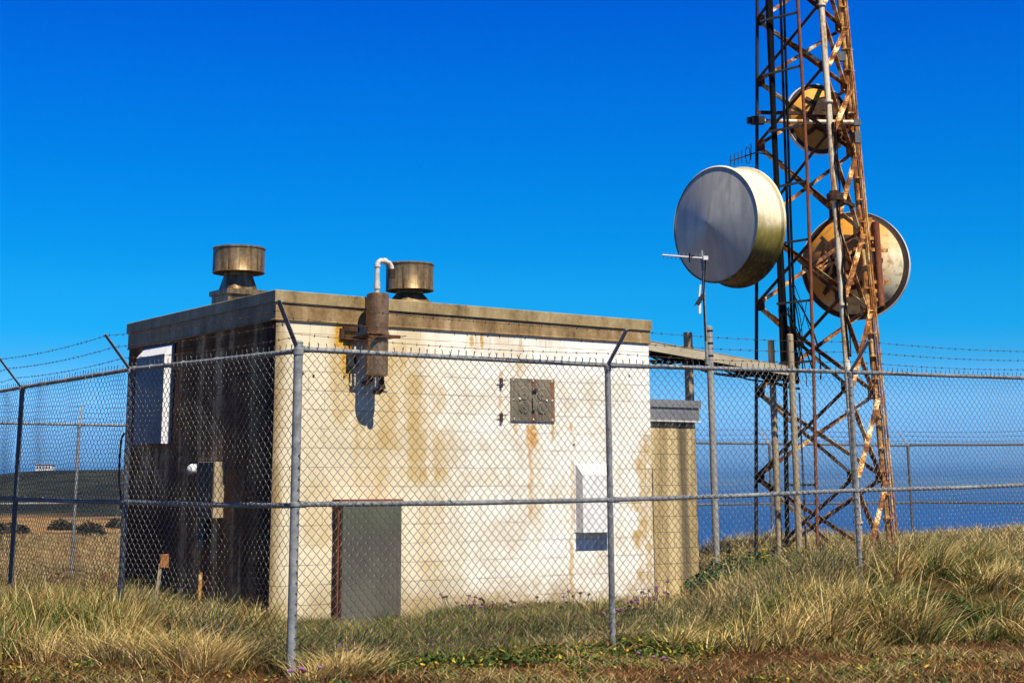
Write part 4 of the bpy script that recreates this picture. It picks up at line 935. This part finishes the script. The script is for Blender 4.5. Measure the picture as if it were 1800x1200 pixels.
def multi(sp_): 
    Vs, qs, cs, nb = [], [], [], 0
    for s_ in sp_: V, q, c = leaves(*s_); Vs.append(V); qs.append(q+nb); cs.append(c); nb += len(V)
    return np.concatenate(Vs), np.concatenate(qs), np.concatenate(cs)
GR = [(.05,.085,.02), (.09,.14,.03), (.03,.055,.015), (.40,.30,.03), (.28,.12,.03)]
FGL = [(rng.uniform(-4.2, 5.2), rng.uniform(12.1, 14.0), rng.uniform(.10,.3), rng.uniform(.08,.2), 70, .07, GR, (3,4,2,2.2,2), .022) for _ in range(60)]
V, q, c = multi(FGL + [(x_, y_, .30, .18, 240, .11, GR, (4,4,3,1.8,1.2), .026) for x_, y_ in [(rng.uniform(-1, 2.4), 0) for _ in range(40)] for y_ in [13.0+.62*(x_+1)+rng.uniform(-.6, .5)]])
veg_obj('leafy_ground_cover', V, q, c, M['blade'], 'broad leaved green and yellow ground cover under the front fence', 'ground cover')
V, q, c = multi([(fx.x, fx.y, .28, .16, 300, .14, [(.10,.035,.02), (.18,.06,.03), (.06,.03,.015), (.12,.10,.03)], (4,3,3,1), .018) for fx in [BC+U*s_+W*(-.30) for s_ in np.linspace(2.4, 4.9, 12)]])
veg_obj('withered_ground_cover', V, q, c, M['blade'], 'withered dark red growth along the foot of the sunny wall', 'ground cover')
def shrub(label, spec, flowers=0, name='leafy_shrub', cols=((.035,.07,.018), (.06,.11,.025), (.02,.04,.012)), group=None, size=.035, fcol=(.75,.62,.03)):
    x0, y0 = spec[0][0], spec[0][1]; root = thing(name, label, 'shrub', (x0, y0, float(gz(x0, y0))), group=group)
    V, q, c = multi([(*s_, list(cols), (3,3,3), size) for s_ in spec]); Mi = np.array(root.location)
    veg_obj('foliage', V-Mi, q, c, M['blade'], None, parent=root)
    m = MB()
    for s_ in spec:
        for k in range(5):
            an = rng.uniform(0, 6.28); tip = Vector((s_[0]+math.cos(an)*s_[2]*.6, s_[1]+math.sin(an)*s_[3]*.6, float(gz(s_[0], s_[1]))+s_[5]*.7))-root.location
            m.tube([(s_[0]-x0, s_[1]-y0, float(gz(s_[0], s_[1]))-.05-root.location.z), tip], [.012, .004], 5)
    m.build('stem', M['rust_dark'], root)
    if flowers:
        m = MB()
        for k in range(flowers):
            s_ = spec[rng.integers(len(spec))]; an = rng.uniform(0, 6.28); r_ = math.sqrt(rng.uniform(0,1)); x_, y_ = s_[0]+math.cos(an)*r_*s_[2], s_[1]+math.sin(an)*r_*s_[3]
            zc = float(gz(x_, y_))+s_[5]*math.sqrt(max(.1, 1-r_*r_))+.03
            for j in range(5):
                b = j*1.257; m.add([(x_-x0, y_-y0, zc-root.location.z), (x_-x0+math.cos(b-.5)*.022, y_-y0+math.sin(b-.5)*.022, zc+.008-root.location.z), (x_-x0+math.cos(b)*.03, y_-y0+math.sin(b)*.03, zc+.02-root.location.z), (x_-x0+math.cos(b+.5)*.022, y_-y0+math.sin(b+.5)*.022, zc+.008-root.location.z)], [(0,1,2,3)])
            m.tube([(x_-x0, y_-y0, zc-.12-root.location.z), (x_-x0, y_-y0, zc-root.location.z)], .003, 4)
        m.build('yellow_flowers', flat('yellow_petals', fcol, .6), root)['kind'] = 'stuff'
    return root
shrub('dark green leafy shrub with yellow flowers under the poles right of the annex', [(3.1, 19.9, .42, .5, 1900, .50), (3.6, 20.3, .48, .5, 2100, .56), (4.1, 20.7, .48, .5, 2000, .56), (4.6, 21.2, .4, .5, 1500, .48)], 70)
shrub('small green plant at the annex foot behind the tussocks', [(2.72, 19.1, .30, .35, 1100, .36), (2.95, 19.4, .3, .35, 900, .40)], 6)
shrub('dark green bush at the right edge of the tussock bank', [(6.5, 19.2, .6, .6, 2600, .50), (7.1, 19.6, .6, .6, 2400, .56)], 8)
shrub('low green weed among the tussocks near the lower right', [(4.15, 15.75, .4, .3, 1100, .24), (4.5, 15.6, .3, .3, 900, .20)], 0)
# grass behind the tower and far right crest
V, q, c = tussocks(scatter(900, 2.6, 12, 20.3, 28.5, lambda x, y: (x/y < .40) & (x > 3.0+.0*y) & ~((x < 5.0) & (y < 22.2)), (.6,1.1)), 90, .36, .16, (.5, .1), STRAW, (4,3,3,3,2.5,.8), w=.010)
veg_obj('crest_grass', V, q, c, M['blade'], 'rough grass on the crest around the tower foot against the sea')
# dry plain at left
n = 70000; x = rng.uniform(-22, -3, n); y = 16+44*rng.uniform(0, 1, n)**1.5; k = (x/y > -.36) & (x/y < -.18); x, y = x[k], y[k]; n = len(x)
s_ = np.clip(y/20, 1, 3); V, q = blades(n, np.stack([x, y], 1), rng.uniform(.10, .26, n)*(1+.2*np.sin(x)*np.sin(y)), .009*s_*rng.uniform(.7, 1.3, n), rng.uniform(.1, .8, n), rng.uniform(.2, .8, n), rng.uniform(0, 6.28, n))
c = pal(n, [(.42,.31,.14), (.33,.24,.10), (.20,.18,.07), (.24,.13,.05)], (4,4,2,1)); veg_obj('dry_plain_grass', V, q, np.repeat(c, 8, 0), M['blade'], 'dry tan grass plain beyond the left fence')
for i, (px, y_, Yd, rx, h_, lab) in enumerate(((155, 922, 60, .42, .62, 'dark rounded bush on the tan slope nearest the pale building'), (106, 900, 76, .55, .5, 'smaller dark bush left of the rounded bush on the slope'), (16, 905, 66, .6, .5, 'dark scrub bush at the far left edge of the slope'), (205, 896, 80, .5, .5, 'dark bush just left of the shaded wall on the slope'))):
    p = at(px, y_, Yd); shrub(lab, [(p.x, p.y, rx, rx, 500, h_), (p.x+rx*.6, p.y+.5, rx*.7, rx*.7, 300, h_*.8)], 0, 'scrub_bush', ((.05,.045,.022), (.07,.06,.03), (.035,.032,.018)), 'scrub bushes on the far slope', .10)
# thrift: pink-purple heads on thin stems
M['thrift'] = flat('purple_petals', (.33,.13,.30), .7, 0, .4, 60); M['thrift_dry'] = flat('dried_flower', (.12,.06,.045), .8, 0, .4, 60); M['stem'] = flat('plant_stem', (.12,.13,.05), .7)
def thrift(px, py, Y, nh, spread, hh, label, dry=.4):
    p = at(px, py, Y); z0 = float(gz(p.x, p.y)); o = thing('thrift_plant', label, 'flower', (p.x, p.y, z0), group='purple flowering plants')
    m = MB(); heads = []
    for k in range(nh):
        a_ = rng.uniform(0, 6.28); r_ = spread*math.sqrt(rng.uniform(0, 1)); tip = Vector((math.cos(a_)*r_*1.3, math.sin(a_)*r_*.5, hh*rng.uniform(.65, 1.15))); m.tube([(tip.x*.4, tip.y*.4, -.05), (tip.x*.75, tip.y*.75, tip.z*.55), tip], .0035, 5); heads.append(tip)
    m.build('stems', M['stem'], o)
    for tip in heads:
        d = MB()
        for j in range(9):
            v = Vector(rng.normal(0, 1, 3)).normalized()*.013; v.z = abs(v.z)*.7; d.ball(tip+v, .010, 5, 4)
        d.build('flower_head', M['thrift_dry' if rng.uniform() < dry else 'thrift'], o)
for i, s_ in enumerate([(1105, 1085, 16.9, 9, .14, .22, 'dense purple flower clump just right of the second front post'), (1140, 1075, 17.1, 8, .13, .30, 'purple flower clump before the right end of the sunny wall'),
     (1162, 1040, 17.4, 5, .10, .32, 'purple flowers at the wall corner by the annex'), (1075, 1105, 16.2, 4, .10, .22, 'few purple flowers at the foot of the second front post'), (805, 1092, 17.6, 9, .17, .24, 'purple and brown flowers left of the bent rod'),
     (850, 1094, 17.7, 5, .14, .18, 'small purple flowers by the bent rod'), (935, 1092, 17.8, 7, .25, .20, 'dried brown flower heads under the steel plate'), (1010, 1082, 17.5, 6, .20, .24, 'dried brown flower heads under the white hood'),
     (1130, 1140, 14.0, 3, .08, .08, 'low purple flowers in the mat right of the second front post'), (1165, 1150, 13.6, 3, .06, .07, 'lone purple flowers at the lower edge of the tussock bank'), (190, 1145, 13.0, 4, .12, .10, 'low purple flowers in the brown mat at lower left'), (525, 1165, 12.4, 5, .14, .12, 'purple flowers beside the corner post base'),
     (15, 1066, 15.0, 4, .10, .28, 'purple flowers at the left picture edge'), (300, 1135, 13.0, 3, .08, .10, 'purple flowers in front of the pale left tuft'), (620, 1130, 13.4, 4, .12, .14, 'scattered purple flowers between corner post and cabinet'), (780, 1120, 14.5, 4, .12, .12, 'scattered purple flowers in the low grass before the bent rod')]):
    thrift(*s_, dry=.85 if 'dried' in s_[6] else .35)

# ------------------------------------------------------------------ haze over the sea
hm = bpy.data.materials.new('haze_air'); hm.use_nodes = True; hn = hm.node_tree; hn.nodes.clear()
pv_ = hn.nodes.new('ShaderNodeVolumePrincipled'); pv_.inputs['Color'].default_value = (.20,.45,.80,1); pv_.inputs['Density'].default_value = .00011; pv_.inputs['Anisotropy'].default_value = 0
ho = hn.nodes.new('ShaderNodeOutputMaterial'); hn.links.new(pv_.outputs[0], ho.inputs['Volume'])
hz_o = MB().box((-16000, -500, -62), (16000, 26000, 16)).build('haze', hm)
tag(hz_o, None, None, None, 'stuff')
